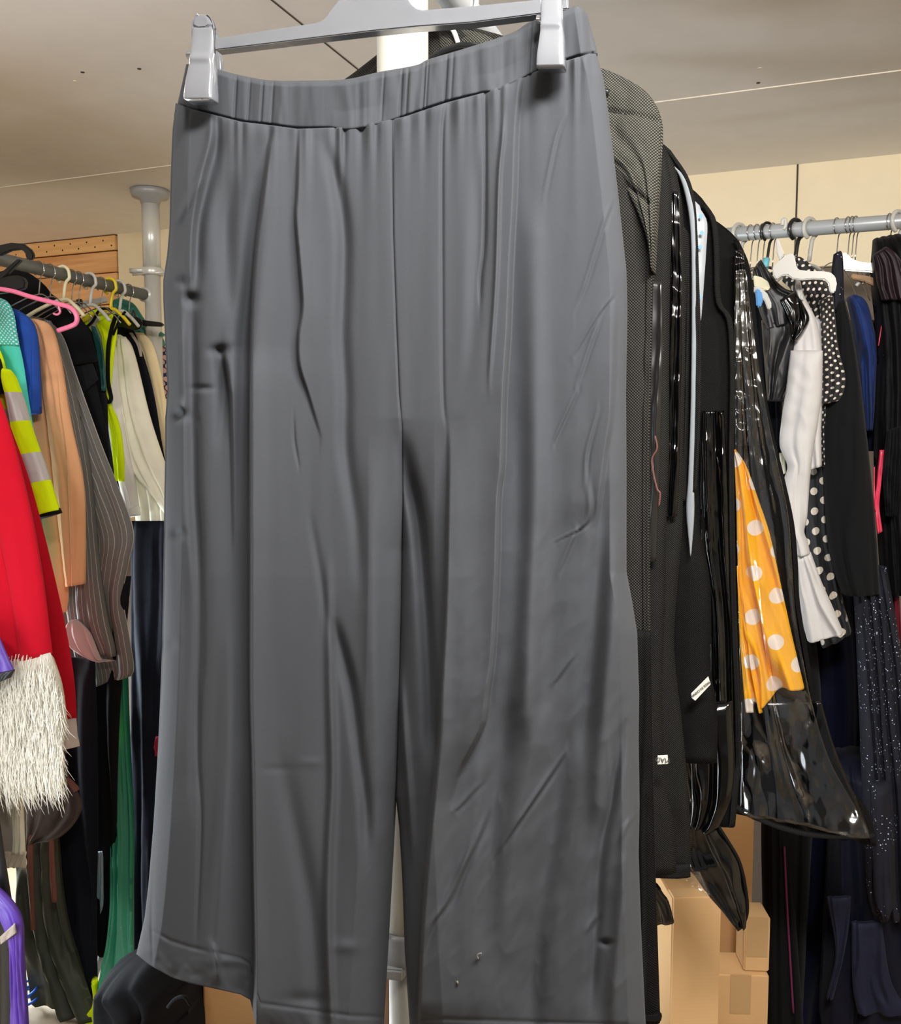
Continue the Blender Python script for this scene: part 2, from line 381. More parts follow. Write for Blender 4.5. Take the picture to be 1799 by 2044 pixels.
# ================================================================ posts and rails
def at_depth(px, depth): r = rays(px, 871.0); s = depth/r[1]; return CAM+r*s
def post(name, label, x, y, rad, mat, parts):
    t = thing(name, label, 'post', (x, y, 0)); return t
LP = at_depth(313, 3.02)
t = thing('clothes_rail_post', 'silver telescopic post with a round ceiling plate, between the left rail and the dark trousers', 'post', (LP[0], LP[1], FZ))
lathe('ceiling_plate', (LP[0], LP[1], CEIL-.001), [(.03, -.045), (.034, -.03), (.058, -.022), (.062, -.012), (.062, 0)], M['clamp'], t)
lathe('lower_tube', (LP[0], LP[1], FZ), [(.026, 0), (.026, 2.12-FZ)], M['alu'], t)
lathe('upper_tube', (LP[0], LP[1], 2.10), [(.029, 0), (.029, .21)], M['alu'], t)
lathe('foot_plate', (LP[0], LP[1], FZ), [(.062, 0), (.06, .012), (.032, .03)], M['clamp'], t)
zc = PZ_z = 1.55+(871-550)/1800*3.02
lathe('clamp_ring', (LP[0], LP[1], zc-.012), [(.034, 0), (.036, .004), (.036, .02), (.034, .024)], M['alu'], t)
tube('bolt', [LP*[1, 1, 0]+np.array([-.065, -.02, zc]), LP*[1, 1, 0]+np.array([-.02, -.03, zc])], .008, M['alu'], t)
tube('bolt', [LP*[1, 1, 0]+np.array([-.06, -.015, zc-.01]), LP*[1, 1, 0]+np.array([.05, -.03, zc-.006])], .005, M['alu'], t)
# left rail
RZL = 2.012
ra = PZ(60, 532, RZL); rb = PZ(292, 589, RZL); dl = (rb-ra)/np.linalg.norm(rb-ra)
LRAIL = (ra, dl)
t = thing('clothes_rail', 'dull grey rail on the left, running back to the silver post', 'clothes rail', (rb[0], rb[1], RZL))
tube('rail_tube', [ra-dl*1.0, rb+dl*.0], .0175, M['raild'], t, 20)
tube('end_socket', [rb-dl*.012, rb+dl*.02], .024, M['alu'], t, 20)
# right rail
r1 = PZ(1480, 467, 2.05); r2 = PZ(1799, 442, 2.05); dr = (r2-r1)/np.linalg.norm(r2-r1)
RRAIL = (r1, dr)
t = thing('clothes_rail', 'pale silver rail crossing the upper right in front of the cream wall board', 'clothes rail', (r1[0], r1[1], 2.05))
tube('rail_tube', [r1-dr*.55, r2+dr*.9], .0175, M['rail'], t, 20)
tube('end_cap', [r1-dr*.56, r1-dr*.54], .021, M['clamp'], t, 20)
# centre post and rail
CPp = at_depth(807, .95)
t = thing('clothes_rail_post', 'thick white post behind the dark trousers, seen above the waistband and between the legs', 'post', (CPp[0], CPp[1], FZ))
zb = 1.55-(1868-871)/1800*.95-.03
lathe('upper_tube', (CPp[0], CPp[1], zb), [(.0262, 0), (.0262, CEIL-zb-.02)], M['pole'], t)
lathe('lower_tube', (CPp[0], CPp[1], FZ), [(.0192, 0), (.0192, zb-FZ)], M['pole'], t)
lathe('ceiling_plate', (CPp[0], CPp[1], CEIL-.001), [(.03, -.045), (.058, -.022), (.062, 0)], M['clamp'], t)
cl = lathe('clamp_collar', (CPp[0], CPp[1], zb-.02), [(.028, 0), (.034, .006), (.034, .022), (.031, .026), (.031, .038), (.0275, .042)], M['clamp'], t)
boxm('clamp_arm', np.array([CPp[0]-.035, CPp[1]-.012, zb-.014]), ((1, -.15, .0), (0.15, 1, 0), UPZ), (.075, .045, .012), M['clamp'], t, .002)
tube('latch_loop', [(CPp[0]-.028, CPp[1]-.02, zb+.02), (CPp[0]-.033, CPp[1]-.024, zb+.034), (CPp[0]-.03, CPp[1]-.024, zb+.044), (CPp[0]-.024, CPp[1]-.022, zb+.03)], .0018, M['wire'], t, 8, 5)
RZC = 2.035
c0 = PZ(935, 30, RZC); dc = B[:3].copy(); CRAIL = (c0, dc)
t = thing('clothes_rail', 'grey rail just below the ceiling, running back past the white post above the garment bags', 'clothes rail', (c0[0], c0[1], RZC))
tube('rail_tube', [c0-dc*.55, c0+dc*1.05], .0165, M['rail'], t, 20)
tube('end_cap', [c0+dc*1.05, c0+dc*1.065], .019, M['clamp'], t, 20)
# ================================================================ lights, world, camera
cam = bpy.data.cameras.new('camera'); co = bpy.data.objects.new('camera', cam); C.objects.link(co)
cam.sensor_fit = 'HORIZONTAL'; cam.sensor_width = 36; cam.lens = 36*F/1799; cam.clip_start = .02
co.location = tuple(CAM); co.rotation_euler = (math.radians(90)-PITCH, 0, 0); bpy.context.scene.camera = co
def area(name, loc, target, sx, sy, power, col):
    l = bpy.data.lights.new(name, 'AREA'); l.shape = 'RECTANGLE'; l.size = sx; l.size_y = sy; l.energy = power; l.color = col
    o = bpy.data.objects.new(name, l); C.objects.link(o); o.location = loc
    o.rotation_euler = (Vector(target)-Vector(loc)).to_track_quat('-Z', 'Y').to_euler(); return o
area('ceiling_lamp', (.30, .08, 2.32), (.1, 1.0, 1.2), .6, .2, 25, (1, .97, .93))
area('ceiling_lamp.001', (1.15, .45, 2.32), (1.2, 1.7, 1.2), .3, .3, 7.5, (1, .94, .86))
area('ceiling_lamp.002', (-1.25, .9, 2.32), (-1.1, 2.6, 1.2), .3, .3, 8.5, (1, .95, .88))
area('daylight_window', (-2.0, 3.0, .7), (-.9, 2.3, -.1), .5, .9, 30, (.82, .93, 1))
area('doorway_daylight', (-1.6, 1.45, .75), (0, .85, .45), .5, 1.2, 16, (.84, .92, 1))
w = bpy.data.worlds.new('world'); bpy.context.scene.world = w; w.use_nodes = True
w.node_tree.nodes['Background'].inputs[0].default_value = (.95, .97, 1, 1); w.node_tree.nodes['Background'].inputs[1].default_value = .11
vs = bpy.context.scene.view_settings; vs.view_transform = 'Standard'; vs.look = 'None'; vs.gamma = 1; vs.exposure = 1.06
# ================================================================ dark trousers on the clip hanger
M['trous'] = fabric('charcoal_crepe', (69, 71, 75), .8, .2, .03, 1500, .10, .2, 90)
TQ = at_depth(790, .80); TW = (math.cos(math.radians(17)), -math.sin(math.radians(17))); TP = plane(TQ[:2], TW)
seam_pts = np.array([(340, 205), (354, 207), (380, 217), (427, 229), (483, 243), (536, 249), (594, 257), (683, 254), (772, 240), (807, 233), (890, 205), (973, 183), (1057, 147), (1127, 122), (1177, 107), (1200, 107)], float)
hem_pts = np.array([(270, 1903), (300, 1927), (340, 1950), (380, 1963), (440, 1976), (480, 1985), (500, 1996), (509, 2040), (520, 2075), (700, 2100), (1300, 2120)], float)
XL1 = np.array([(207, 353), (260, 347), (330, 344), (400, 342), (450, 341), (510, 336), (560, 328), (600, 328), (700, 333), (780, 337), (835, 332), (900, 332), (1000, 330), (1150, 328), (1300, 325), (1400, 321), (1500, 316), (1650, 306), (1770, 296), (1830, 289), (1870, 280), (1905, 272)], float)
XR1 = np.array([(240, 783), (464, 785), (640, 791), (787, 797), (850, 803), (1000, 804), (1200, 802), (1400, 797), (1560, 791), (1590, 788), (1700, 783), (1800, 778), (1900, 773), (2100, 762)], float)
XL2 = np.array([(240, 783), (464, 785), (640, 791), (787, 797), (850, 803), (1000, 804), (1200, 800), (1400, 795), (1560, 791), (1590, 790), (1650, 797), (1750, 803), (1900, 808), (2050, 818), (2120, 822)], float)
XR2 = np.array([(107, 1190), (150, 1203), (212, 1212), (294, 1222), (376, 1232), (458, 1241), (540, 1250), (622, 1252), (786, 1249), (932, 1250), (1144, 1250), (1205, 1262), (1265, 1272), (1387, 1276), (1477, 1275), (1607, 1277), (1705, 1275), (1850, 1280), (2100, 1292)], float)
# creases: (kind, strength m, width px, width2 px, [(x, y, a)...])
CR = [
 ('E', .015, 5, 62, [(545, 262, .1), (539, 279, .35), (526, 382, .7), (511, 494, .9), (503, 611, 1), (500, 728, 1), (500, 1100, 1), (500, 1380, .9), (504, 1542, .9), (506, 1737, 1), (509, 1900, 1.2), (508, 2060, 1.3)]),
 ('E', .006, 4, 55, [(596, 259, .4), (593, 376, .7), (590, 435, .8), (597, 523, 1), (603, 611, 1), (595, 670, 1), (597, 728, .8), (616, 790, .4), (640, 870, .2)]),
 ('V', .006, 14, 0, [(650, 280, .3), (675, 376, .8), (687, 464, 1), (687, 552, 1), (684, 670, .8), (690, 787, .7), (691, 901, .7), (712, 1053, .4), (720, 1180, .2)]),
 ('V', .007, 16, 0, [(515, 380, .4), (498, 560, .9), (486, 700, 1), (480, 900, .5), (478, 1200, .3), (478, 1500, .3)]),
 ('V', .005, 18, 0, [(466, 340, .2), (453, 440, 1), (455, 550, .7), (462, 640, .2)]),
 ('R', .004, 7, 0, [(423, 244, .6), (417, 288, .8), (399, 358, 1), (383, 450, 1), (379, 567, .9)]),
 ('V', .005, 11, 0, [(440, 255, .5), (432, 300, .8), (415, 370, .9), (398, 450, 1), (393, 560, .9)]),
 ('R', .003, 8, 0, [(399, 358, .6), (367, 417, 1), (349, 452, .8)]),
 ('E', .009, 6, 60, [(446, 690, .1), (450, 725, .7), (456, 765, 1), (461, 810, .9), (464, 950, .5), (466, 1100, .2)]),
 ('V', .008, 13, 0, [(438, 690, .2), (443, 725, .8), (447, 760, .9), (446, 820, .5), (440, 900, .1)]),
 ('V', .007, 14, 0, [(386, 600, .6), (383, 690, .8), (384, 780, .9), (386, 860, 1), (388, 980, 1), (394, 1080, 1), (400, 1200, .8), (398, 1326, .8), (392, 1420, .6), (388, 1600, .3)]),
 ('R', .004, 16, 0, [(358, 650, .5), (356, 760, 1), (352, 830, .6)]),
 ('G', .0018, 2.2, 0, [(784, 285, 1), (785, 464, 1), (791, 640, 1), (797, 787, 1), (801, 850, 1)]),
 ('R', .006, 9, 0, [(655, 1100, .1), (657, 1235, .5), (659, 1356, .8), (662, 1450, 1), (664, 1560, 1), (657, 1705, 1), (655, 1867, 1), (662, 2060, 1)]),
 ('V', .008, 12, 0, [(664, 1230, .3), (680, 1290, .8), (693, 1340, 1), (703, 1387, 1), (715, 1477, .9), (729, 1607, .8), (731, 1700, .4)]),
 ('R', .007, 20, 0, [(740, 900, .2), (745, 1100, .6), (747, 1300, .9), (755, 1500, .7), (758, 1700, .4)]),
 ('G', .003, 5, 0, [(397, 1380, .9), (396, 1510, 1), (401, 1640, 1), (393, 1867, .6)]),
 ('V', .006, 22, 0, [(350, 1060, .3), (372, 1200, .8), (370, 1400, .8), (352, 1600, .4)]),
 ('V', .006, 20, 0, [(560, 1500, .2), (600, 1700, .8), (625, 1850, 1), (640, 2050, 1)]),
 ('R', .006, 18, 0, [(460, 1250, .3), (455, 1500, .8), (440, 1750, 1), (425, 1950, .8)]),
 ('V', .005, 20, 0, [(470, 1500, .3), (485, 1700, .8), (480, 1950, .6)]),
 ('R', .005, 6, 0, [(421, 1880, .6), (432, 1915, 1), (436, 1955, .7)]),
 ('G', .003, 3, 0, [(322, 1400, .6), (317, 1500, 1), (309, 1672, 1), (304, 1770, 1), (302, 1835, 1), (304, 1900, .8)]),
 ('V', .003, 8, 0, [(620, 1030, .3), (640, 1150, .6), (652, 1250, .4)]),
 ('G', .002, 3, 0, [(586, 830, .4), (588, 880, 1), (597, 935, .4)]),
 # right leg
 ('G', .0028, 4, 0, [(888, 209, 1), (883, 294, 1), (883, 556, .8), (885, 786, .7), (892, 860, .2)]),
 ('E', .020, 5, 90, [(893, 840, .0), (895, 901, .12), (892, 1083, .5), (888, 1235, .8), (880, 1387, 1), (877, 1477, 1), (868, 1575, 1), (855, 1705, 1), (842, 1867, 1), (834, 2050, 1)]),
 ('V', .015, 15, 0, [(804, 858, .0), (808, 890, .15), (816, 940, .45), (826, 990, .8), (838, 1060, .8), (850, 1200, .7), (858, 1350, .6), (862, 1500, .5)]),
 ('R', .006, 8, 0, [(800, 1350, .6), (806, 1450, 1), (818, 1600, .9), (824, 1700, .6)]),
 ('G', .004, 4, 0, [(968, 186, .7), (969, 360, .9), (967, 491, 1), (960, 556, 1), (958, 620, .3)]),
 ('V', .004, 16, 0, [(952, 300, .2), (955, 450, .8), (950, 556, .8), (940, 700, .4), (925, 800, .3)]),
 ('R', .0035, 4, 0, [(1006, 230, .3), (1003, 280, .9), (996, 360, 1), (990, 556, 1), (977, 753, .5)]),
 ('I', .019, 6, 80, [(1042, 150, .2), (1039, 175, .35), (1032, 261, .4), (1028, 392, .5), (1021, 523, .6), (1016, 655, .75), (1008, 786, .9), (1004, 930, 1), (997, 992, 1), (994, 1114, 1), (989, 1235, 1), (983, 1326, 1), (974, 1387, 1), (967, 1440, .9), (945, 1490, .7), (916, 1545, .3), (900, 1600, .1)]),
 ('R', .010, 24, 0, [(1062, 420, .2), (1066, 780, .6), (1068, 1000, .8), (1058, 1200, .9), (1052, 1380, .9), (1045, 1480, .4)]),
 ('V', .010, 24, 0, [(1010, 1380, .4), (995, 1550, .9), (980, 1700, .5), (960, 1900, .2)]),
 ('I', .008, 6, 60, [(1232, 590, .2), (1223, 810, .9), (1211, 901, 1), (1199, 992, 1), (1190, 1053, .4)]),
 ('V', .008, 20, 0, [(1205, 1000, .4), (1195, 1150, .8), (1185, 1280, .8), (1176, 1387, .8), (1165, 1500, .5)]),
 ('R', .008, 20, 0, [(1232, 1080, .4), (1222, 1250, .9), (1208, 1400, 1), (1196, 1550, .8), (1190, 1650, .3)]),
 ('V', .007, 12, 0, [(1245, 1420, .4), (1236, 1500, 1), (1220, 1600, 1), (1200, 1700, .8), (1190, 1850, .8), (1180, 2000, .6)]),
 ('R', .007, 14, 0, [(1262, 1600, .4), (1252, 1700, .9), (1238, 1850, 1), (1222, 2050, 1)]),
 ('V', .009, 26, 0, [(1137, 1440, .3), (1112, 1600, .9), (1088, 1750, 1), (1070, 1900, .9), (1065, 2050, .6)]),
 ('R', .006, 22, 0, [(1095, 1400, .3), (1050, 1550, .8), (1020, 1700, .7), (1010, 1900, .4)]),
 ('W', .0022, 4, 0, [(1223, 589, 1), (1190, 632, 1), (1144, 710, .6)]),
 ('W', .0018, 4, 0, [(1229, 386, .7), (1203, 451, 1), (1167, 566, 1), (1144, 622, .4)]),
 ('W', .0016, 4, 0, [(1128, 228, .5), (1108, 281, 1), (1085, 392, .6)]),
 ('W', .002, 4, 0, [(1200, 625, .4), (1180, 680, 1), (1150, 769, .7)]),
 ('W', .0022, 4, 0, [(1150, 780, .8), (1125, 835, 1), (1102, 886, .8)]),
 ('W', .0022, 4, 0, [(1193, 819, .6), (1171, 901, 1), (1167, 959, .8)]),
 ('W', .0022, 5, 0, [(1174, 959, .6), (1171, 1040, 1), (1102, 1083, .5)]),
 ('W', .0024, 5, 0, [(1150, 1056, 1), (1113, 1144, .6)]),
 ('W', .0022, 5, 0, [(1141, 1311, .7), (1102, 1366, 1)]),
 ('W', .0032, 4.5, 0, [(1128, 1500, .6), (1085, 1565, 1), (1040, 1630, 1), (981, 1718, .5)]),
 ('W', .0040, 6, 0, [(975, 1617, .4), (948, 1680, .9), (923, 1731, 1), (890, 1800, 1), (858, 1848, 1), (842, 1900, .6)]),
 ('W', .0026, 5, 0, [(960, 1560, .4), (905, 1620, 1)]),
 ('W', .0026, 5, 0, [(1215, 1480, .6), (1215, 1585, 1), (1196, 1672, .5)]),
 ('W', .003, 5, 0, [(1273, 1620, 1), (1250, 1650, .9), (1240, 1680, .3)]),
 ('W', .002, 5, 0, [(1190, 1830, .9), (1170, 1860, .6)]),
 ('W', .002, 5, 0, [(950, 1640, .3), (915, 1760, .9), (880, 1850, .4)]),
]
DENTS = [(383, 598, 11, 10, -.010), (362, 563, 10, 8, -.006), (352, 830, 14, 9, -.012), (347, 1067, 14, 9, -.009), (334, 1286, 13, 9, -.007), (440, 700, 16, 9, -.008), (360, 812, 9, 9, .006),
         (1210, 1882, 9, 5, -.008), (620, 1522, 18, 7, .0012), (555, 1535, 24, 6, -.001), (404, 775, 16, 5, -.004), (610, 1995, 30, 10, -.004), (690, 1890, 20, 10, .003), (450, 1918, 30, 8, .003)]
def crease(X, Y):
    D = np.zeros_like(X)
    for kind, s, w, w2, pts in CR:
        p = np.array(pts, float); p = p[np.argsort(p[:, 1])]; p = poly(p, 60) if len(p) > 2 else p; p = p[np.argsort(p[:, 1])]
        xc = np.interp(Y, p[:, 1], p[:, 0]); a = np.interp(Y, p[:, 1], p[:, 2])
        y0, y1 = p[0, 1], p[-1, 1]; fade = min(60.0, (y1-y0)*.35)
        fade = min(110.0, (y1-y0)*.45); f1 = np.clip((Y-y0+fade*.5)/fade, 0, 1); f2 = np.clip((y1+fade*.5-Y)/fade, 0, 1); a = a*f1*f1*(3-2*f1)*f2*f2*(3-2*f2)
        sl = (p[-1, 0]-p[0, 0])/(p[-1, 1]-p[0, 1]+1e-6); sd = (X-xc)/math.sqrt(1+sl*sl)
        if kind in 'VER': s = s*(1.45 if p[0, 1] < 900 else 1.15)
        if kind == 'W': s *= .7
        if kind in 'VG': D -= s*a*np.exp(-(sd/w)**2)
        elif kind == 'R': D += s*a*np.exp(-(sd/w)**2)
        elif kind == 'W': D += s*a*(np.exp(-(sd/w)**2)-.8*np.exp(-((sd-w*1.5)/w)**2))
        else:
            if kind == 'I': sd = -sd
            q = np.clip((sd+w)/(2*w), 0, 1); q = q*q*(3-2*q)
            D += s*a*q*np.exp(-np.maximum(sd, 0)/w2)
            D -= s*a*.35*np.exp(-np.maximum(-sd, 0)/(w2*.5))*(1-q)
    for x, y, rx, ry, s in DENTS: rx *= 1.3; ry *= 1.3; D += .75*s*np.exp(-((X-x)/rx)**2-((Y-y)/ry)**2)
    return D
def body_noise(X, Y):
    low = np.clip((Y-300)/1500, 0, 1)
    D = .0035*(.3+low)*fbm(X/95, Y/900, 3, 2)+.0007*fbm(X/44, Y/420, 9, 2)
    D += .0009*low*(1-2*np.abs(fbm(X/60+Y/120, Y/170-X/200, 21, 3)))*np.clip((X-600)/400, 0, 1)
    ys = np.interp(X, seam_pts[:, 0], seam_pts[:, 1]); g = np.exp(-np.clip(Y-ys, 0, None)/55)
    D += .0036*g*np.sin(X/5.3+3*vnoise(X/40, Y*0, 5))*(.6+.6*vnoise(X/21, Y*0, 8))-.0018*np.exp(-np.clip(Y-ys, 0, None)/6)
    yh = np.interp(X, hem_pts[:, 0], hem_pts[:, 1])-72
    D += .0014*np.exp(-((Y-yh)/4)**2)*np.sign(X-270)*-1+.0016*np.clip((Y-yh)/70, 0, 1)*fbm(X/22, Y/26, 30, 2)
    return D
def leg(XL, XR, inner, n=560, m=250, m2=0):
    v = np.linspace(0, 1, n+1); u = np.linspace(0, 1, m+1); U, Vv = np.meshgrid(u, v)
    def yat(x): return np.interp(x, seam_pts[:, 0], seam_pts[:, 1]), np.interp(x, hem_pts[:, 0], hem_pts[:, 1])
    def edge(T):
        x = np.full_like(v, T[0, 1])
        for _ in range(12):
            a, b = yat(x); y = a+(b-a)*v; x = .5*x+.5*np.interp(y, T[:, 0], T[:, 1])
        return x
    xl = edge(XL); xr = edge(XR); X = xl[:, None]*(1-U)+xr[:, None]*U
    a, b = yat(X); Y = a+(b-a)*Vv
    return X, Y, U, Vv
def trousers_mesh(parent):
    allV = []; allF = []; off_ = 0; UVs = []
    for XL, XR, inner in ((XL1, XR1, 1), (XL2, XR2, 0)):
        X, Y, U, Vv = leg(XL, XR, inner)
        base = unproj(X, Y, TP); nn = TP[2]
        Ui = (1-U) if inner else U                       # distance from the inner side
        po = np.clip((1-Ui)*14, 0, 1)**.5               # outer edge rounding
        below = np.clip((Y-835)/260, 0, 1)
        pi = 1-below*(1-np.clip(Ui*7, 0, 1)**.5)
        th = .020+.016*np.clip((Y-250)/900, 0, 1)
        E = crease(X, Y)+body_noise(X, Y)
        dz = th*po*pi+.002+E*np.clip((1-Ui)*22, .15, 1)
        fr = unproj_d(X, Y, TP, dz); bk = base-nn*(th*po*pi*.8+.002+.004*np.sin(X/31))[..., None]
        n, m = X.shape; V = np.vstack([fr.reshape(-1, 3), bk.reshape(-1, 3)]); o = n*m
        for i in range(n-1):
            for j in range(m-1):
                a = off_+i*m+j; allF.append((a, a+m, a+m+1, a+1)); allF.append((o+a, o+a+1, o+a+m+1, o+a+m))
            a = off_+i*m; allF.append((a, o+a, o+a+m, a+m)); a = off_+i*m+m-1; allF.append((a, a+m, o+a+m, o+a))
        for j in range(m-1):
            a = off_+j; allF.append((a, a+1, o+a+1, o+a))
            a = off_+(n-1)*m+j; allF.append((a, o+a, o+a+1, a+1))
        uv = np.stack([X/1800*.8, -Y/1800*.8], -1).reshape(-1, 2); UVs.append(np.vstack([uv, uv]))
        allV.append(V); off_ += len(V)
    return mesh('trouser_body', np.vstack(allV), allF, M['trous'], parent, uv=np.vstack(UVs))
TR = thing('wide_leg_trousers', 'long charcoal wide-leg trousers with a gathered waistband, hanging in the foreground', 'trousers', (TQ[0], TQ[1], 1.0))
trousers_mesh(TR)
band_top = [(372, 128), (400, 128), (444, 141), (480, 150), (536, 160), (608, 161), (691, 158), (755, 144), (830, 130), (857, 118), (940, 93), (1023, 65), (1060, 43), (1130, 20), (1153, 12), (1172, 28)]
band_bot = [(354, 209), (380, 219), (427, 231), (483, 245), (536, 251), (594, 259), (655, 259), (690, 264), (735, 258), (772, 249), (807, 236), (890, 207), (965, 189), (990, 188), (1020, 173), (1057, 154), (1085, 141), (1127, 124), (1177, 109), (1193, 106)]
def waist():
    n = 46; m = 700
    a = poly(band_top, m+1); b = poly(band_bot, m+1); t = np.linspace(0, 1, n+1)[:, None]
    X = a[None, :, 0]*(1-t)+b[None, :, 0]*t; Y = a[None, :, 1]*(1-t)+b[None, :, 1]*t
    U = np.repeat(np.linspace(0, 1, m+1)[None], n+1, 0); T = np.repeat(t, m+1, 1)
    po = np.clip(np.minimum(U, 1-U)*26, 0, 1)**.5
    tp = np.clip(T*9, 0, 1)**.5*np.clip((1-T)*14, .25, 1)**.5
    g = .0011*np.sin(X/7.5+4*vnoise(X/55, Y/160, 2))*(.35+.65*np.abs(vnoise(X/26, Y*0, 4)))
    g += .0012*fbm(X/17, Y/120, 15, 2)*np.clip(np.abs(vnoise(X/90, Y*0, 6))+.25, 0, 1)
    for xx, s in ((470, 1), (497, .8), (523, 1), (544, .7), (764, .7), (800, 1), (812, .8), (845, 1), (851, .7), (888, 1), (900, .6), (1052, 1), (1062, .8)):
        xs = X+(Y-200)*.06; g += -.0022*s*np.exp(-((xs-xx)/2.6)**2)
    g += .004*np.exp(-((X-1165)/12)**2)-.004*np.exp(-((X-1176-(Y-60)*.12)/5)**2)-.003*np.exp(-((X-372)/5)**2)
    # the band puffs over the seam in two places
    g += .005*np.exp(-((X-718)/48)**2)*np.clip((T-.6)/.35, 0, 1)+.007*np.exp(-((X-1010)/50)**2)*np.clip((T-.6)/.35, 0, 1)
    th = .018
    base = unproj(X, Y, TP); nn = TP[2]
    fr = unproj_d(X, Y, TP, th*po*(.55+.45*tp)+g*po)
    # the opening: the back of the waistband sits behind, hollow top
    bk = base-nn*(th*po*.8+.002)[..., None]
    return sew(fr, bk, 'waistband', M['trous'], TR, np.stack([X/2200, -Y/2200], -1))
waist()
M['lint'] = plain('lint', (112, 110, 102), .8)
for i, (x, y, r) in enumerate([(957, 1908, 0), (913, 1961, 1)]):
    q = off(TP, .054)
    if r == 0: tube('lint_fibre', [P(962, 1903, q), P(956, 1904, q), (P(953, 1908, q)), P(955, 1914, q)], .0007, M['lint'], TR, 6, 4)
    else: tube('lint_fibre', [P(913, 1958, q), P(914, 1964, q)], .0009, M['lint'], TR, 6)
# ---------------------------------------------------------------- clip hanger
HB = P(760, 40, TP)
H = thing('clip_hanger', 'smoky grey plastic trouser hanger with two big clips, holding the charcoal trousers', 'hanger', HB)
slab('hanger_bar', [(424, 76), (520, 61), (633, 44), (648, 36), (660, 18), (676, -2), (715, -58), (780, -62), (812, -4), (820, 8), (830, 16), (842, 19), (960, 9), (1080, -3), (1135, -9), (1135, 17), (1080, 27), (940, 45), (830, 53), (740, 62), (640, 74), (560, 84), (427, 100)], TP, .013, M['gplast'], H, .0016, .004)
slab('rim', [(426, 92), (560, 76), (740, 54), (940, 37), (1080, 20), (1135, 10), (1135, 17), (1080, 27), (940, 45), (830, 53), (740, 62), (640, 74), (560, 84), (427, 100)], TP, .003, M['gplast'], H, .0008, .0055)
tube('hook', [P(748, -40, TP), P(748, -75, TP)+np.array([0, 0, 0]), P(756, -100, TP), P(748, -160, TP)+TP[1]*.03, P(748, -195, TP)+TP[1]*.01, P(745, -180, TP)-TP[1]*.022], .002, M['wire'], H, 10, 8)
def clip(px, py, h):
    ol = [(-20, 24), (-17, 8), (-9, 0), (0, -3), (9, 0), (18, 8), (23, 24), (25, 60), (26, 85), (28, 100), (31, 122), (32, 150), (33, 178), (30, 181), (-20, 183), (-23, 178), (-21, 150), (-19, 125), (-17, 100), (-18, 70)]
    pts = [(px+a, py+b*h/183) for a, b in ol]
    k = h/183.0
    Lc_ = [(-9, -2), (-17, 8), (-20, 24), (-19, 60), (-17.5, 95), (-19, 120), (-21.5, 150), (-23, 176), (-22, 183)]; Rc_ = [(9, -2), (18, 8), (23, 24), (25, 60), (27, 95), (30.5, 120), (32, 150), (33, 176), (32, 182)]
    bend = lambda X, Y: .0065*np.cos(np.clip((Y-py)/h, 0, 1)*math.pi*.95)*-1+.0016*np.exp(-((Y-py-h*.52)/9)**2)-.0012*np.exp(-((Y-py-24*k)/3)**2)
    c = cloth('clip', [(px+a_, py+b_*k) for a_, b_ in Lc_], [(px+a_, py+b_*k) for a_, b_ in Rc_], off(TP, .0345), M['gplast'], H, .009, n=90, m=30, folds=1, amp=0, wr=0, ep=5, extra=bend, top=.6)
    slab('thumb_pad', [(px-15, py+22), (px-13, py+8), (px-5, py+2), (px+4, py+1), (px+13, py+8), (px+17, py+21), (px+8, py+26), (px-6, py+27)], TP, .002, M['gplast'], c, .0008, .0340)
    slab('clip_back', [(px+14+a*.8, py+26+b*.55) for a, b in ol], TP, .006, M['gplast'], c, .002, -.030)
    tube('clip_pivot', [P(px-26, py+82, off(TP, .03)), P(px+20, py+78, off(TP, .03))], .0035, M['gplast'], c)
    lathe('embossed_dot', P(px+2, py+165, off(TP, .0445)), [(.0024, 0), (.0024, .0002), (.0016, .0003)], M['gplast'], c, 16, TP[2])
clip(401, 28, 178); clip(1098, -42, 184)
# ================================================================ left rail: garments from near to far
WL = (math.cos(math.radians(17.8)), -math.sin(math.radians(17.8)))
def lrail(depth): s = (depth-LRAIL[0][1])/LRAIL[1][1]; return LRAIL[0]+LRAIL[1]*s
def LPL(depth): return plane(lrail(depth)[:2], WL)
def GT(name, label, cat, pl, px, py, group=None):
    return thing(name, label, cat, P(px, py, pl), group)
M['red'] = fabric('red_felt', (212, 22, 46), .9, .3, .06); M['reddark'] = fabric('red_fleece', (190, 20, 38), .95, .4, .12, 500, .5)
M['furc'] = fabric('white_fur', (240, 236, 224), .9, .5, .05)
M['felt'] = fabric('pale_felt', (206, 192, 188), .9, .3, .05)
M['hiv'] = fabric('yellow_hi_vis', (226, 255, 8), .7, .1, .04); M['refl'] = plain('grey_reflective_tape', (200, 196, 196), .45, .1)
M['blk'] = fabric('black_cloth', (17, 18, 21), .85, .2); M['blk2'] = fabric('soft_black_cloth', (26, 27, 31), .8, .25)
M['satin'] = fabric('black_satin', (16, 17, 21), .45, .2, .1, 900, .12, .6)
M['teal'] = fabric('turquoise_cloth', (86, 214, 198), .8); M['tdots'] = dots('turquoise_dotted', (70, 196, 190), (225, 248, 244), .012, .2)
M['blue'] = fabric('royal_blue_cloth', (44, 84, 178), .75); M['peach'] = fabric('peach_suede', (236, 178, 134), .9, .3, .06)
M['pin'] = stripes('grey_pinstripe', (104, 104, 101), (188, 184, 178), .019, .10)
M['lining'] = fabric('grey_lining', (186, 176, 172), .7)
M['navy'] = fabric('dark_navy_cloth', (26, 30, 43), .8, .2); M['inky'] = fabric('blue_black_cloth', (17, 20, 29), .75, .2)
M['cream2'] = fabric('cream_denim', (236, 232, 212), .85); M['whitec'] = fabric('white_cotton', (232, 228, 224), .8)
M['beige'] = fabric('pale_yellow_cloth', (238, 218, 172), .8); M['green'] = fabric('green_satin', (30, 142, 108), .5, .2, .1, 900, .1, .6)
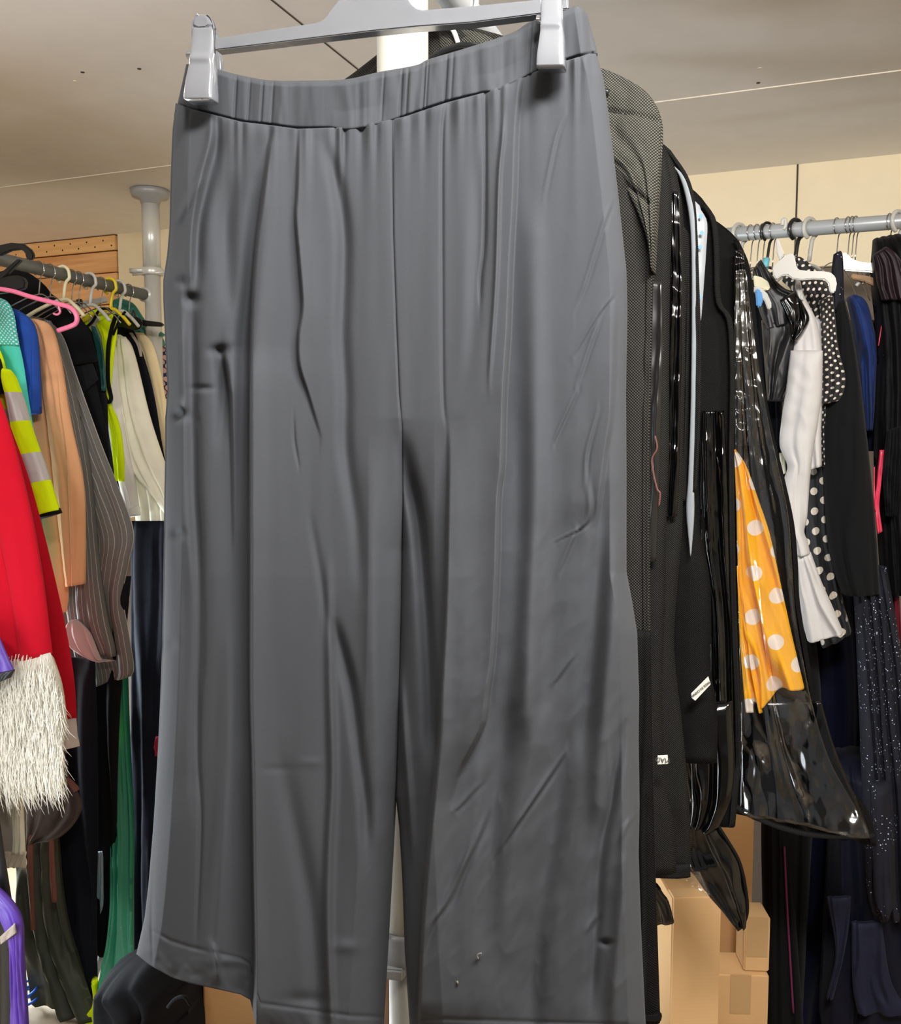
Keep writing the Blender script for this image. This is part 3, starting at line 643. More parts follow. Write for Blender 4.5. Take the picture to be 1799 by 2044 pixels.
M['tealsat'] = fabric('teal_satin', (34, 120, 104), .3, .2, .1, 900, .1, .6)
M['purple'] = fabric('purple_shiny', (92, 58, 168), .4, .1, .1, 900, .1, .6); M['leather'] = fabric('brown_leather', (56, 40, 37), .45, 0, .12, 500, .3, .5)
M['brown'] = fabric('red_brown_trim', (120, 76, 66), .6); M['olive'] = fabric('olive_sheen_cloth', (50, 56, 42), .5, .3, .2, 900, .1, .5)
M['lime'] = fabric('lime_ribbon', (182, 232, 70), .6); M['stone'] = fabric('stone_cloth', (170, 158, 148), .85); M['palebl'] = fabric('pale_blue_satin', (160, 178, 196), .35, .1, .1, 900, .1, .6)
M['ribc'] = fabric('cream_fringe', (222, 208, 188), .8)

# santa coat ---------------------------------------------------------------
pl = LPL(2.36)
g = GT('santa_coat', 'red felt Santa coat with a white fur cuff, at the left edge of the photo', 'coat', pl, 40, 1490)
cloth('coat_body', 330, [(-60, 640), (-20, 740), (20, 850), (60, 960), (95, 1090), (128, 1240), (146, 1350), (152, 1436)], pl, M['reddark'], g, .05, folds=5, amp=.010, seed=2)
cloth('felt_hem', [(-150, 1452), (-152, 1500)], [(152, 1434), (158, 1490)], off(pl, .008), M['felt'], g, .052, n=10, folds=5, amp=.010, seed=2)
sp = off(pl, .075)
cloth('sleeve', [(-200, 760), (-150, 900), (-100, 1100), (-80, 1345)], [(-40, 690), (10, 830), (50, 980), (78, 1120), (104, 1305)], sp, M['red'], g, .07, folds=3, amp=.011, ep=2, seed=5)
cf = cloth('fur_cuff', [(-85, 1338), (-90, 1420), (-95, 1530)], [(100, 1303), (122, 1370), (131, 1450), (122, 1500)], off(pl, .085), M['furc'], g, .09, n=30, folds=3, amp=.008, ep=2, seed=5)
def fur(name, parent, mat, spots, lmin, lmax, pl, seed=1, r=.0011):
    rnd = random.Random(seed); V = []; Fc = []
    for x, y, d in spots:
        L_ = rnd.uniform(lmin, lmax)*(1.35 if y > 1470 else 1); b = P(x, y, off(pl, d)); sx = rnd.gauss(.25, .3); sy = rnd.uniform(-.3, .3)
        pts = [b]; cu = rnd.gauss(0, .25)
        for s in (.35, .7, 1):
            pts.append(b+np.array([sx*L_*s*.35+cu*L_*s*s*.35, -.012*math.sin(s*3)+sy*.02*s, -L_*s]))
        v, f = sweep(pts, [r, r*1.1, r*.8, r*.15], 4, False); o = len(V); V += v; Fc += [tuple(q+o for q in ff) for ff in f]
    return tag(mesh(name, V, Fc, mat, parent), kind='stuff')
rnd = random.Random(3); sp_ = []
for i in range(2600):
    y = 1305+240*rnd.random()**.8; x = rnd.uniform(-90, 100+26*min(1, (y-1300)/90)); sp_.append((x, y, rnd.uniform(.035, .05)))
fur('fur_strands', cf, M['furc'], sp_, .03, .085, off(pl, .085), 4)
# purple costume in front of it
pl = LPL(2.20)
g = GT('purple_costume', 'shiny purple garment with a black trimmed edge, lowest at the left edge of the photo', 'dress', pl, 20, 2030)
cloth('upper_panel', [(-120, 1200), (-120, 1350)], [(-6, 1260), (14, 1305), (30, 1340)], pl, M['purple'], g, .02, n=20, folds=3, amp=.004)
cloth('black_trim', [(-60, 1352), (-60, 1385)], [(30, 1336), (22, 1352)], off(pl, .004), M['satin'], g, .02, n=10, folds=3, amp=.004)
cloth('sash', [(-60, 1745), (-10, 1810), (18, 1880), (24, 1960), (20, 2080)], [(-4, 1770), (28, 1805), (44, 1840), (46, 1900), (50, 1980), (58, 2080)], off(pl, .02), M['purple'], g, .02, n=40, folds=2, amp=.005, seed=3)
cloth('skirt', [(-160, 1350), (-160, 1700), (-170, 2100)], [(-20, 1380), (-5, 1600), (30, 1850), (48, 2100)], off(pl, -.02), M['satin'], g, .03, folds=5, amp=.008, seed=9)
cloth('grey_binding', [(0, 1870), (2, 1885)], [(30, 1842), (33, 1862)], off(pl, .038), M['stone'], g, .006, n=8, folds=1, amp=.002)
# stone shirt with cream fringe
pl = LPL(2.33)
g = GT('fringed_shirt', 'stone coloured shirt ending in a cream fringe, under the white fur cuff', 'shirt', pl, 20, 1740)
cloth('shirt_body', 260, [(-10, 1500), (18, 1570), (30, 1640), (48, 1706)], pl, M['stone'], g, .03, folds=5, amp=.007, seed=6)
cloth('tie_panel', [(26, 1560), (28, 1700)], [(44, 1570), (50, 1705)], off(pl, .012), M['cream2'], g, .015, n=26, folds=2, amp=.004)
V = []; Fc = []
for i in range(46):
    x = -30+i*1.8; b = P(x, 1700, off(pl, .018)); v, f = sweep([b+np.array([.0015*math.sin(k*1.2+i), .002*math.cos(k*1.2+i), -.0055*k]) for k in range(9)], .0017, 5); o = len(V); V += v; Fc += [tuple(q+o for q in ff) for ff in f]
tag(mesh('fringe', V, Fc, M['ribc'], g), kind='stuff')
# hi-vis jacket --------------------------------------------------------------
pl = LPL(2.46)
g = GT('hi_vis_jacket', 'yellow hi-vis jacket sleeve with grey reflective bands, beside the red Santa coat', 'jacket', pl, 40, 1030)
cloth('jacket_body', 200, [(-40, 650), (0, 700), (16, 760), (28, 830), (34, 900), (40, 1000)], pl, M['hiv'], g, .03, folds=3, amp=.006, bands=[(.50, .66, 1)] , seed=3) if False else cloth('jacket_body', 200, [(-40, 650), (0, 700), (16, 760), (28, 830), (34, 900), (40, 1000)], pl, [M['hiv'], M['refl']], g, .03, folds=3, amp=.006, bands=[(.50, .66, 1)], seed=3)
cloth('collar_strip', [(-20, 720), (-20, 790)], [(0, 715), (14, 770), (18, 785)], off(pl, .03), M['blk2'], g, .012, n=20, folds=1, amp=.002)
SL = [(8, 735), (18, 790), (26, 860), (34, 925), (44, 980), (58, 1036)]; SR = [(18, 738), (40, 792), (62, 860), (86, 920), (102, 968), (117, 1018)]
cloth('sleeve', SL, SR, off(pl, .035), [M['hiv'], M['refl']], g, .05, n=80, folds=1, amp=.004, ep=2, bands=[(.16, .36, 1), (.585, .785, 1)], seed=4)
cloth('sleeve_hem', [(58, 1030), (62, 1040)], [(116, 1012), (121, 1023)], off(pl, .032), M['blk'], g, .056, n=5, folds=1, amp=.003, ep=2)
# turquoise top --------------------------------------------------------------
pl = LPL(2.52)
g = GT('turquoise_tunic', 'turquoise tunic with a white-dotted shoulder, behind the hi-vis jacket', 'top', pl, 60, 1190)
cloth('dotted_yoke', 170, [(-20, 590), (12, 600), (27, 625), (33, 660), (39, 690)], off(pl, .006), M['tdots'], g, .035, n=30, folds=2, amp=.004, seed=1)
cloth('tunic_body', 180, [(30, 655), (46, 720), (58, 800), (70, 880), (80, 1000), (90, 1100), (94, 1190)], pl, M['teal'], g, .03, folds=4, amp=.007, seed=7)
# blue -----------------------------------------------------------------------
pl = LPL(2.58)
g = GT('blue_jumper', 'royal blue short sleeved top, between the turquoise and the peach garments', 'top', pl, 60, 860)
cloth('jumper_body', 180, [(10, 612), (40, 622), (52, 660), (60, 760), (62, 860)], pl, M['blue'], g, .03, folds=3, amp=.006, seed=1)
cloth('sleeve', [(28, 625), (40, 700), (56, 780), (66, 828)], [(34, 618), (62, 640), (74, 680), (78, 760), (79, 822)], off(pl, .02), M['blue'], g, .04, n=40, folds=1, amp=.004, ep=2, seed=2)
# peach ----------------------------------------------------------------------
pl = LPL(2.64)
g = GT('peach_coat', 'long peach suede coat sleeve, left of the grey pinstripe coat', 'coat', pl, 100, 1225)
cloth('coat_body', 190, [(70, 636), (84, 700), (90, 800), (100, 900), (112, 1000), (128, 1100), (136, 1180), (132, 1222)], pl, M['peach'], g, .03, folds=3, amp=.007, seed=4)
cloth('sleeve', [(66, 640), (86, 760), (104, 900), (116, 1020), (136, 1170)], [(72, 636), (100, 652), (120, 720), (140, 840), (160, 930), (168, 990), (169, 1080), (166, 1166)], off(pl, .022), M['peach'], g, .045, n=70, folds=1, amp=.006, ep=2, seed=9)
# pinstripe coat -------------------------------------------------------------
pl = LPL(2.71)
g = GT('pinstripe_coat', 'grey pinstripe coat with one cuff turned back to a pale lining', 'coat', pl, 200, 1375)
cloth('coat_body', [(-20, 620), (20, 800), (70, 1000), (100, 1150), (120, 1290), (148, 1382)], [(70, 632), (96, 640), (126, 672), (150, 740), (182, 830), (208, 900), (232, 960), (258, 1025), (268, 1072), (258, 1120), (246, 1190), (256, 1260), (267, 1330), (262, 1348)], pl, M['pin'], g, .035, n=90, folds=3, amp=.008, seed=2, uvn=.40, hem=2)
sl = cloth('sleeve', [(84, 640), (110, 760), (140, 900), (158, 1020), (160, 1100), (155, 1180), (160, 1250), (185, 1300)], [(100, 640), (134, 730), (158, 830), (178, 930), (190, 1040), (200, 1140), (214, 1230), (228, 1290), (230, 1310)], off(pl, .03), M['pin'], g, .05, n=80, folds=1, amp=.006, ep=2, seed=8, uvn=.16)
cloth('turned_cuff', [(140, 1238), (126, 1262), (134, 1284), (158, 1305), (190, 1322)], [(154, 1236), (180, 1262), (196, 1300), (206, 1318), (230, 1318)], off(pl, .062), M['lining'], sl, .02, n=30, folds=2, amp=.006, ep=2)
# black jackets --------------------------------------------------------------
pl = LPL(2.765)
g = GT('black_jacket', 'plain black jacket behind the pinstripe coat, under the pink hanger', 'jacket', pl, 160, 960)
cloth('jacket_body', 200, [(80, 572), (120, 600), (160, 650), (180, 720), (200, 800), (212, 860), (222, 960)], pl, M['blk'], g, .03, folds=3, amp=.006, seed=2)
cloth('lapel', [(120, 640), (140, 720), (160, 790)], [(150, 640), (176, 700), (196, 756)], off(pl, .018), M['blk2'], g, .008, n=24, folds=1, amp=.003)
pl = LPL(2.81)
g = GT('dark_green_jacket', 'charcoal jacket with a dark green lined lapel, left of the hi-vis vest', 'jacket', pl, 190, 900)
cloth('jacket_body', 120, [(150, 640), (176, 652), (196, 690), (206, 740), (214, 800), (216, 880)], pl, M['blk2'], g, .03, folds=3, amp=.006, seed=7)
cloth('green_lining', [(182, 650), (196, 720), (204, 780)], [(190, 652), (206, 700), (212, 780)], off(pl, .02), fabric('dark_green_lining', (26, 78, 74), .5), g, .006, n=20, folds=1, amp=.001)
# hi vis vest ----------------------------------------------------------------
pl = LPL(2.86)
g = GT('hi_vis_vest', 'sleeveless yellow hi-vis vest with black edging, left of the cream jacket', 'vest', pl, 210, 880)
cloth('vest_front', [(160, 640), (168, 640), (186, 700), (204, 780), (210, 800), (222, 860), (232, 960)], [(192, 614), (212, 622), (216, 660), (216, 720), (218, 790), (240, 860), (250, 960)], pl, M['hiv'], g, .02, n=60, folds=1, amp=.003)
cloth('reflective_band', [(177, 640), (192, 690)], [(196, 622), (212, 690)], off(pl, .013), M['refl'], g, .004, n=12, folds=1, amp=.001)
cloth('shoulder_panel', [(192, 646), (206, 690), (212, 800)], [(228, 624), (234, 650), (226, 720), (218, 800)], off(pl, .02), M['hiv'], g, .012, n=40, folds=1, amp=.002)
tube_px('black_edging', [(174, 652), (186, 640), (198, 620), (214, 616), (222, 622)], pl, .0042, M['blk'], g, f=.035)
tube_px('black_edging', [(232, 628), (222, 660), (216, 700), (216, 760), (222, 795), (214, 802), (206, 780)], pl, .0062, M['blk'], g, f=.035)
tube_px('black_edging', [(250, 622), (238, 640), (226, 668)], pl, .004, M['blk'], g, f=.03)
# cream jackets --------------------------------------------------------------
pl = LPL(2.91)
g = GT('white_jacket', 'off-white cotton jacket sleeve, between the pinstripe coat and the cream jacket', 'jacket', pl, 240, 1030)
cloth('sleeve', [(200, 690), (212, 800), (226, 900), (244, 985), (258, 1033)], [(232, 690), (240, 800), (252, 880), (266, 950), (274, 1000), (276, 1026)], off(pl, .03), M['whitec'], g, .045, n=60, folds=1, amp=.004, ep=2, seed=3)
cloth('cuff', [(257, 1016), (258, 1033)], [(275, 1008), (277, 1028)], off(pl, .033), M['whitec'], g, .05, n=5, folds=1, amp=.001, ep=2)
pl = LPL(2.93)
g = GT('cream_jacket', 'cream denim jacket with a cuff button, beside the left leg of the dark trousers', 'jacket', pl, 290, 1145)
cloth('jacket_body', [(228, 670), (238, 780), (246, 880), (268, 1000), (274, 1060), (278, 1146)], [(240, 668), (262, 692), (290, 800), (312, 880), (332, 960), (340, 1060), (345, 1143)], pl, M['cream2'], g, .03, folds=3, amp=.005, seed=4)
cloth('sleeve', [(236, 675), (240, 780), (252, 900), (272, 950), (300, 985), (340, 1040)], [(250, 672), (268, 710), (296, 820), (318, 890), (338, 950), (352, 1000)], off(pl, .03), M['cream2'], g, .04, n=60, folds=1, amp=.006, ep=2, seed=8)
cloth('cuff_tab', [(282, 1112), (292, 1120)], [(345, 1098), (345, 1122)], off(pl, .028), M['cream2'], g, .006, n=8, folds=1, amp=.0)
cb = P(295, 1110, off(pl, .04)); lathe('button', cb, [(.011, 0), (.011, .003), (.008, .004)], plain('grey_button', (120, 112, 96), .35, .6), g, 20, pl[2])
# black suit, beige, navy ----------------------------------------------------
pl = LPL(2.965)
g = GT('black_suit_jacket', 'narrow black suit jacket showing between the cream jacket and the pale yellow one', 'jacket', pl, 300, 960)
cloth('jacket_body', 120, [(240, 640), (262, 650), (290, 720), (310, 800), (326, 900), (345, 1000)], pl, M['inky'], g, .02, folds=3, amp=.004, seed=2)
cloth('lapel_lining', [(258, 664), (274, 690), (280, 712)], [(264, 664), (280, 690), (284, 712)], off(pl, .014), M['stone'], g, .003, n=16, folds=1, amp=.001)
pl = LPL(2.995)
g = GT('pale_yellow_jacket', 'pale yellow jacket edge next to the dark trousers, below the black clip hanger', 'jacket', pl, 320, 850)
cloth('jacket_body', 90, [(286, 664), (306, 690), (324, 760), (340, 860), (350, 960)], pl, M['beige'], g, .02, folds=3, amp=.004, seed=3)
pl = plane(rb[:2]+B[:2]*.10+A[:2]*.10, WL)
g = GT('patterned_shirt', 'navy shirt with a speckled pattern peeping out behind the left edge of the dark trousers', 'shirt', pl, 340, 850)
cloth('shirt_body', 60, [(322, 676), (336, 700), (350, 760), (365, 850)], pl, dots('navy_speckled', (34, 38, 74), (220, 170, 150), .03, .3), g, .02, folds=2, amp=.003)
g = GT('green_satin_blouse', 'teal green satin blouse bunched on its hanger beside the silver post', 'blouse', plane(rb[:2]+B[:2]*.04, WL), 290, 680)
pq = plane(rb[:2]+B[:2]*.05, WL)
cloth('blouse_body', [(228, 600), (232, 640), (262, 680), (290, 690)], [(240, 594), (266, 606), (290, 640), (322, 672), (330, 690)], pq, M['tealsat'], g, .03, n=30, folds=4, amp=.009, seed=5)
cloth('shoulder_fold', [(288, 650), (300, 684)], [(306, 650), (330, 668)], off(pq, .03), M['tealsat'], g, .02, n=16, folds=2, amp=.004)

# long garments below the rail --------------------------------------------------
def longg(name, label, cat, depth, L, R, mat, **k):
    pl = LPL(depth); g = GT(name, label, cat, pl, R[-1][0]-20, R[-1][1])
    cloth(k.pop('part', 'skirt'), L, R, pl, mat, g, **k); return g, pl
g, pl = longg('brown_leather_waistcoat', 'dark brown leather waistcoat with hanging straps, below the Santa coat', 'waistcoat', 2.44,
     [(30, 1400), (34, 1500), (50, 1600), (56, 1686)], [(116, 1400), (130, 1500), (140, 1556), (158, 1586), (163, 1616), (144, 1650), (112, 1676), (76, 1680)], M['leather'], part='leather_panel', folds=2, amp=.004, th=.02)
cloth('trim_flap', [(132, 1556), (148, 1582)], [(136, 1550), (156, 1570), (158, 1576)], off(pl, .014), M['brown'], g, .004, n=8, folds=1, amp=0)
cloth('strap', [(56, 1660), (58, 1750), (64, 1856)], [(66, 1668), (66, 1750), (70, 1856)], off(pl, .006), M['brown'], g, .006, n=30, folds=1, amp=.002)
cloth('strap', [(99, 1672), (100, 1740), (106, 1800)], [(107, 1672), (110, 1740), (114, 1800)], off(pl, .006), M['brown'], g, .006, n=20, folds=1, amp=.002)
g, pl = longg('olive_gown', 'long dark gown with an olive sheen, reaching almost to the floor at the lower left', 'dress', 2.56,
     [(20, 1500), (30, 1700), (44, 1880), (60, 1990), (70, 2006)], [(110, 1500), (116, 1700), (136, 1850), (164, 1950), (196, 2034)], M['olive'], folds=2, amp=.022, th=.04, seed=3, lean=(1500, 2034, .10))
g, pl = longg('black_dress', 'long black dress hanging straight down under the pinstripe coat', 'dress', 2.64,
     [(60, 1300), (70, 1500), (90, 1700), (110, 1850), (120, 1960), (150, 2010)], [(190, 1320), (196, 1500), (196, 1700), (190, 1850), (192, 1960), (186, 2010)], M['inky'], folds=2, amp=.016, th=.03, seed=6, lean=(1400, 2010, .14))
cloth('sheer_panel', [(126, 1960), (150, 2030)], [(175, 1900), (180, 1960), (192, 2036)], off(pl, .02), M['olive'], g, .01, n=20, folds=2, amp=.004)
g, pl = longg('black_trousers', 'black cloth trousers with a pale blue lining strip, left of the long green satin', 'trousers', 2.72,
     [(150, 1150), (164, 1400), (178, 1600), (186, 1750), (186, 1880)], [(262, 1150), (240, 1400), (232, 1600), (226, 1800), (216, 1912)], M['blk'], part='trouser_leg', folds=1.5, amp=.012, th=.035, seed=4, lean=(1400, 2000, .14))
cloth('pale_lining', [(196, 1700), (190, 1830), (182, 1905), (177, 1955)], [(204, 1700), (207, 1820), (209, 1900), (194, 1955)], off(pl, .10), M['palebl'], g, .012, n=30, folds=1, amp=.004)
g, pl = longg('green_satin_dress', 'long strip of green satin dress hanging to the floor at lower left', 'dress', 2.80,
     [(236, 1300), (226, 1500), (226, 1700), (222, 1850), (206, 1930), (196, 1975), (196, 2050)], [(248, 1300), (256, 1500), (263, 1650), (262, 1800), (264, 1900), (272, 1980), (282, 2060)], M['green'], folds=1.2, amp=.014, th=.035, seed=8, lean=(1450, 2060, .42))
g, pl = longg('lime_ribbon', 'crinkled lime green ribbon dangling in front of the long green satin', 'ribbon', 2.74,
     [(222, 1405), (218, 1440), (226, 1470), (218, 1500)], [(230, 1408), (230, 1440), (236, 1470), (232, 1506)], M['lime'], part='ribbon_tail', folds=2, amp=.012, th=.006, n=30, m=8)
cloth('ribbon_end', [(217, 1496), (219, 1510)], [(234, 1492), (230, 1512)], off(pl, .01), M['lime'], g, .012, n=8, m=8, folds=1, amp=.002)
g, pl = longg('navy_trousers', 'dark navy trousers close behind the left leg of the charcoal trousers', 'trousers', 2.86,
     [(262, 1040), (262, 1300), (262, 1600), (262, 1930)], [(350, 1040), (350, 1300), (345, 1600), (330, 1930)], M['navy'], part='trouser_leg', folds=1.2, amp=.010, th=.035, seed=5, lean=(1300, 1930, .15))
cloth('inner_leg', [(290, 1400), (294, 1700), (290, 1920)], [(345, 1400), (340, 1700), (330, 1930)], off(pl, .02), M['inky'], g, .02, folds=2, amp=.006)
g, pl = longg('red_floral_scarf', 'scrap of red floral scarf showing beside the left leg of the charcoal trousers', 'scarf', 2.80,
     [(311, 1470), (309, 1485), (312, 1508)], [(322, 1470), (320, 1485), (322, 1508)], fabric('red_floral', (150, 40, 62), .7), part='scarf_cloth', folds=1, amp=.004, th=.01, n=14, m=8)
g, pl = longg('yellow_vest', 'bright yellow cloth hanging low between the black dress and the green satin', 'vest', 2.70,
     [(186, 1950), (190, 2000), (168, 2030), (160, 2060)], [(190, 1950), (196, 2000), (208, 2020), (216, 2060)], M['hiv'], part='vest_hem', folds=1, amp=.004, th=.02, n=20, m=10, lean=(1900, 1960, .25))
# bag on the floor
g = thing('black_holdall', 'black soft holdall slumped on the floor below the navy trousers', 'bag', PZ(300, 2050, FZ))
pl = plane(at_depth(310, 2.35)[:2], WL)
cloth('bag_body', [(240, 1915), (232, 1980), (236, 2100), (250, 2235)], [(330, 1900), (372, 1950), (372, 2000), (382, 2080), (380, 2235)], off(pl, .15), M['blk'], g, .3, folds=3, amp=.02, ep=2.4, wr=.006, seed=3)
tube('handle', [P(335, 2010, off(pl, .3)), P(350, 1994, off(pl, .31)), P(368, 1990, off(pl, .31)), P(380, 2006, off(pl, .3))], .004, M['blk'], g, 8, 6)
g = thing('blue_cord_coil', 'small coil of blue cord on the floor at the lower left', 'cord', PZ(60, 2030, FZ))
b0 = PZ(58, 2020, FZ)
tube('cord', [b0+np.array([.03*math.cos(a)*(1-.02*a), .03*math.sin(a), .02+.004*a]) for a in np.linspace(0, 18, 60)], .004, plain('blue_cord', (50, 110, 230), .5), g, 8)

# ---------------------------------------------------------------- hangers on the left rail
def hook_at(railpt, w, r_rail, mat, parent, r, drop=.07, name='hook', flip=1):
    R_ = r_rail+r+.001; pts = []
    for a in np.linspace(-70, 180, 14):
        an = math.radians(a); pts.append(railpt+w*flip*-R_*math.cos(an)+np.array([0, 0, R_*math.sin(an)]))
    pts = pts[::1]; e = pts[-1]
    pts += [e+np.array([0, 0, -.012]), e+np.array([0, 0, -.026])-w*flip*(R_*.6), railpt+np.array([0, 0, -r_rail-drop])]
    return tube(name, pts, r, mat, parent, 8, 3)
def rail_point(rail, px):
    r = rays(px, 871.0)[:2]; p, d = rail; Mx = np.array([[r[0], -d[0]], [r[1], -d[1]]]); s = np.linalg.solve(Mx, p[:2]-CAM[:2]); return p+d*s[1]
WL3 = np.array([WL[0], WL[1], 0.0])
hl = [(88, 'wire', 'first thin wire hanger to the right of the black hooks'), (110, 'wire', 'thin wire hanger just left of the cream hook'), (136, 'cream', 'thick cream plastic hook on the left rail'),
      (152, 'wire', 'thin wire hanger just right of the cream hook'), (166, 'wire', 'thin wire hanger halfway along the left rail'), (188, 'white', 'thick white plastic hook on the left rail'),
      (210, 'wire', 'wire hook between the white hook and the yellow hook'), (228, 'yellow', 'bright yellow plastic hook on the left rail'), (246, 'white', 'small white hook right of the yellow hook'), (264, 'wire', 'wire hook nearest the silver post on the left rail')]
for px, kind, lab in hl:
    pr = rail_point(LRAIL, px); mt = {'wire': M['wire'], 'cream': M['cplast'], 'white': M['wplast'], 'yellow': M['yplast']}[kind]; r = .0016 if kind == 'wire' else .0046
    g = thing('clothes_hanger', lab, 'hanger', pr+np.array([0, 0, -.10]), 'hangers on the left rail')
    hook_at(pr, WL3, .0175, mt, g, r, .055)
    n0 = pr+np.array([0, 0, -.07])
    tube('shoulder_bar', [n0-WL3*.19+np.array([0, 0, -.075]), n0-WL3*.1+np.array([0, 0, -.03]), n0, n0+WL3*.04+np.array([0, 0, -.02]), n0+WL3*.07+np.array([0, 0, -.05])], r*1.2, mt, g, 8, 4)
# big black hangers at the left edge
pl = LPL(2.34)
g = GT('black_hanger', 'black plastic hanger with a broad curved hook, nearest on the left rail', 'hanger', pl, 20, 560)
slab('hook', [(-30, 500), (-8, 490), (20, 484), (45, 486), (60, 497), (67, 508), (64, 518), (55, 519), (50, 512), (48, 502), (40, 498), (22, 500), (0, 510), (-30, 518)], pl, .010, M['bplast'], g, .003, .035)
slab('hanger_neck', [(34, 516), (42, 519), (16, 545), (-6, 566), (-20, 560), (8, 538)], pl, .010, M['bplast'], g, .002, .03)
slab('hanger_arm', [(-40, 558), (30, 549), (44, 553), (50, 562), (47, 576), (30, 581), (-40, 590)], pl, .014, M['bplast'], g, .003, .03)
pl = LPL(2.39)
g = GT('pink_hanger', 'pink tubular hanger with a small accessory hook, lying against the black jacket', 'hanger', pl, 100, 640)
tube_px('hanger_frame', [(-40, 572), (20, 580), (60, 592), (110, 605), (140, 614), (152, 628), (153, 642), (144, 650), (116, 660)], pl, .0058, M['pplast'], g, f=.10)
tube_px('accessory_hook', [(116, 606), (118, 614), (120, 623), (114, 628), (107, 626)], pl, .0026, M['pplast'], g, f=.10)
pl = LPL(2.47)
g = GT('black_coat', 'black jacket shoulder rising to the left rail behind the pink hanger', 'coat', pl, 100, 690)
cloth('shoulder', [(-60, 560), (-60, 640), (-50, 760)], [(36, 534), (66, 550), (92, 572), (110, 596), (150, 622), (176, 660), (196, 720)], off(LPL(2.735), .0), M['blk'], g, .03, n=30, folds=2, amp=.004)
pl = LPL(2.95)
g = GT('black_clip_hanger', 'black trouser clip hanger jutting out beside the silver post', 'hanger', pl, 280, 650)
slab('hanger_bar', [(230, 640), (262, 636), (320, 643), (325, 648), (320, 652), (280, 650), (232, 652)], pl, .012, M['bplast'], g, .002, .05)
slab('clip', [(252, 630), (278, 634), (283, 644), (280, 656), (268, 660), (240, 652), (238, 640)], pl, .01, M['bplast'], g, .003, .065)
tube_px('clip_spring', [(262, 636), (266, 620), (272, 634)], pl, .003, M['bplast'], g, f=.06)
g = GT('black_clip', 'small black clip below the rail, on the pale hanger bar left of the hi-vis vest', 'clip', LPL(2.70), 157, 600)
slab('clip_jaw', [(150, 598), (160, 596), (163, 604), (159, 612), (151, 606)], LPL(2.75), .01, M['bplast'], g, .002, .05)
g = GT('white_trouser_hanger', 'white plastic hanger bar seen under the left rail, left of the hi-vis vest', 'hanger', LPL(2.80), 170, 610)
slab('hanger_bar', [(140, 606), (208, 592), (212, 602), (150, 616)], LPL(2.83), .012, M['wplast'], g, .002, 0)
cl = cloth
# ================================================================ garment bags on the centre rail
WB = (A[0], A[1])
def BPL(xr, yr): return plane((xr, yr), WB)
M['mesh1'] = nonwoven('grey_nonwoven_lit', (26, 26, 24), (104, 102, 93), .0032)  # paler copy for the upper bag, lamplight put into its colour
M['mesh2'] = nonwoven('black_nonwoven', (7, 7, 7), (46, 46, 43), .003)
M['mesh3'] = nonwoven('dark_nonwoven', (7, 7, 8), (17, 17, 17), .003)
M['bind'] = nonwoven('black_binding', (8, 8, 8), (36, 36, 34), .003)
M['bindc'] = nonwoven('grey_binding', (40, 40, 37), (112, 110, 100), .0032)
M['pvc'] = crinkle('black_shiny_pvc', (6, 6, 7), .12, 22, 0, .3)
M['clear'] = crinkle('clear_plastic', (220, 220, 220), .10, 22, .90, .5)
M['paper'] = plain('white_label', (236, 232, 222), .7); M['ink'] = plain('label_ink', (70, 70, 70), .8)
M['whitepl'] = plain('white_bag_plastic', (160, 166, 172), .3)
M['bluedot'] = plain('blue_print', (120, 175, 215), .5)
M['zip'] = plain('white_zip_tape', (138, 144, 150), .6)
def rline(R, w, inset=0): return [(x-w-inset, y+(2 if i else 0)) for i, (x, y) in enumerate(R)], [(x-inset, y) for x, y in R]
def text_on(body, px, py, pl, f, size, ang, parent, name):
    cu = bpy.data.curves.new(name, 'FONT'); cu.body = body; cu.size = size; cu.align_x = 'CENTER'; cu.align_y = 'CENTER'; cu.extrude = .00015
    tmp = bpy.data.objects.new(name, cu); C.objects.link(tmp); dg = bpy.context.evaluated_depsgraph_get(); me = bpy.data.meshes.new_from_object(tmp.evaluated_get(dg))
    bpy.data.objects.remove(tmp); o_ = P(px, py, off(pl, f)); w = pl[1]; V = np.array([v.co[:] for v in me.vertices])
    ca, sa = math.cos(ang), math.sin(ang); x = V[:, 0]*ca-V[:, 1]*sa; z = V[:, 0]*sa+V[:, 1]*ca
    W_ = o_+x[:, None]*w+z[:, None]*np.array([0, 0, 1.0])+V[:, 2:3]*pl[2]
    return mesh(name, W_, [tuple(p.vertices) for p in me.polygons], M['ink'], parent, smooth=False)
def bag_seams(X, Y):
    D = 0*X
    for (x0, y0, x1, y1, s, w) in [(1205, 226, 1316, 246, -.004, 3.5), (1225, 345, 1300, 412, -.006, 5), (1235, 385, 1290, 500, -.006, 9), (1240, 548, 1305, 552, -.004, 4)]:
        t = np.clip(((X-x0)*(x1-x0)+(Y-y0)*(y1-y0))/((x1-x0)**2+(y1-y0)**2), 0, 1); d = np.hypot(X-x0-t*(x1-x0), Y-y0-t*(y1-y0)); D = D+s*np.exp(-(d/w)**2)
    return D+.004*fbm(X/40, Y/60, 4, 2)
def LSH(R, w=190):
    x, y = R[0]; yb = R[-1][1]
    return [(x-10, y), (x-w*.45, y+45), (x-w*.85, y+110), (x-w, y+200), (x-w, (y+yb)/2), (x-w, yb-60)]
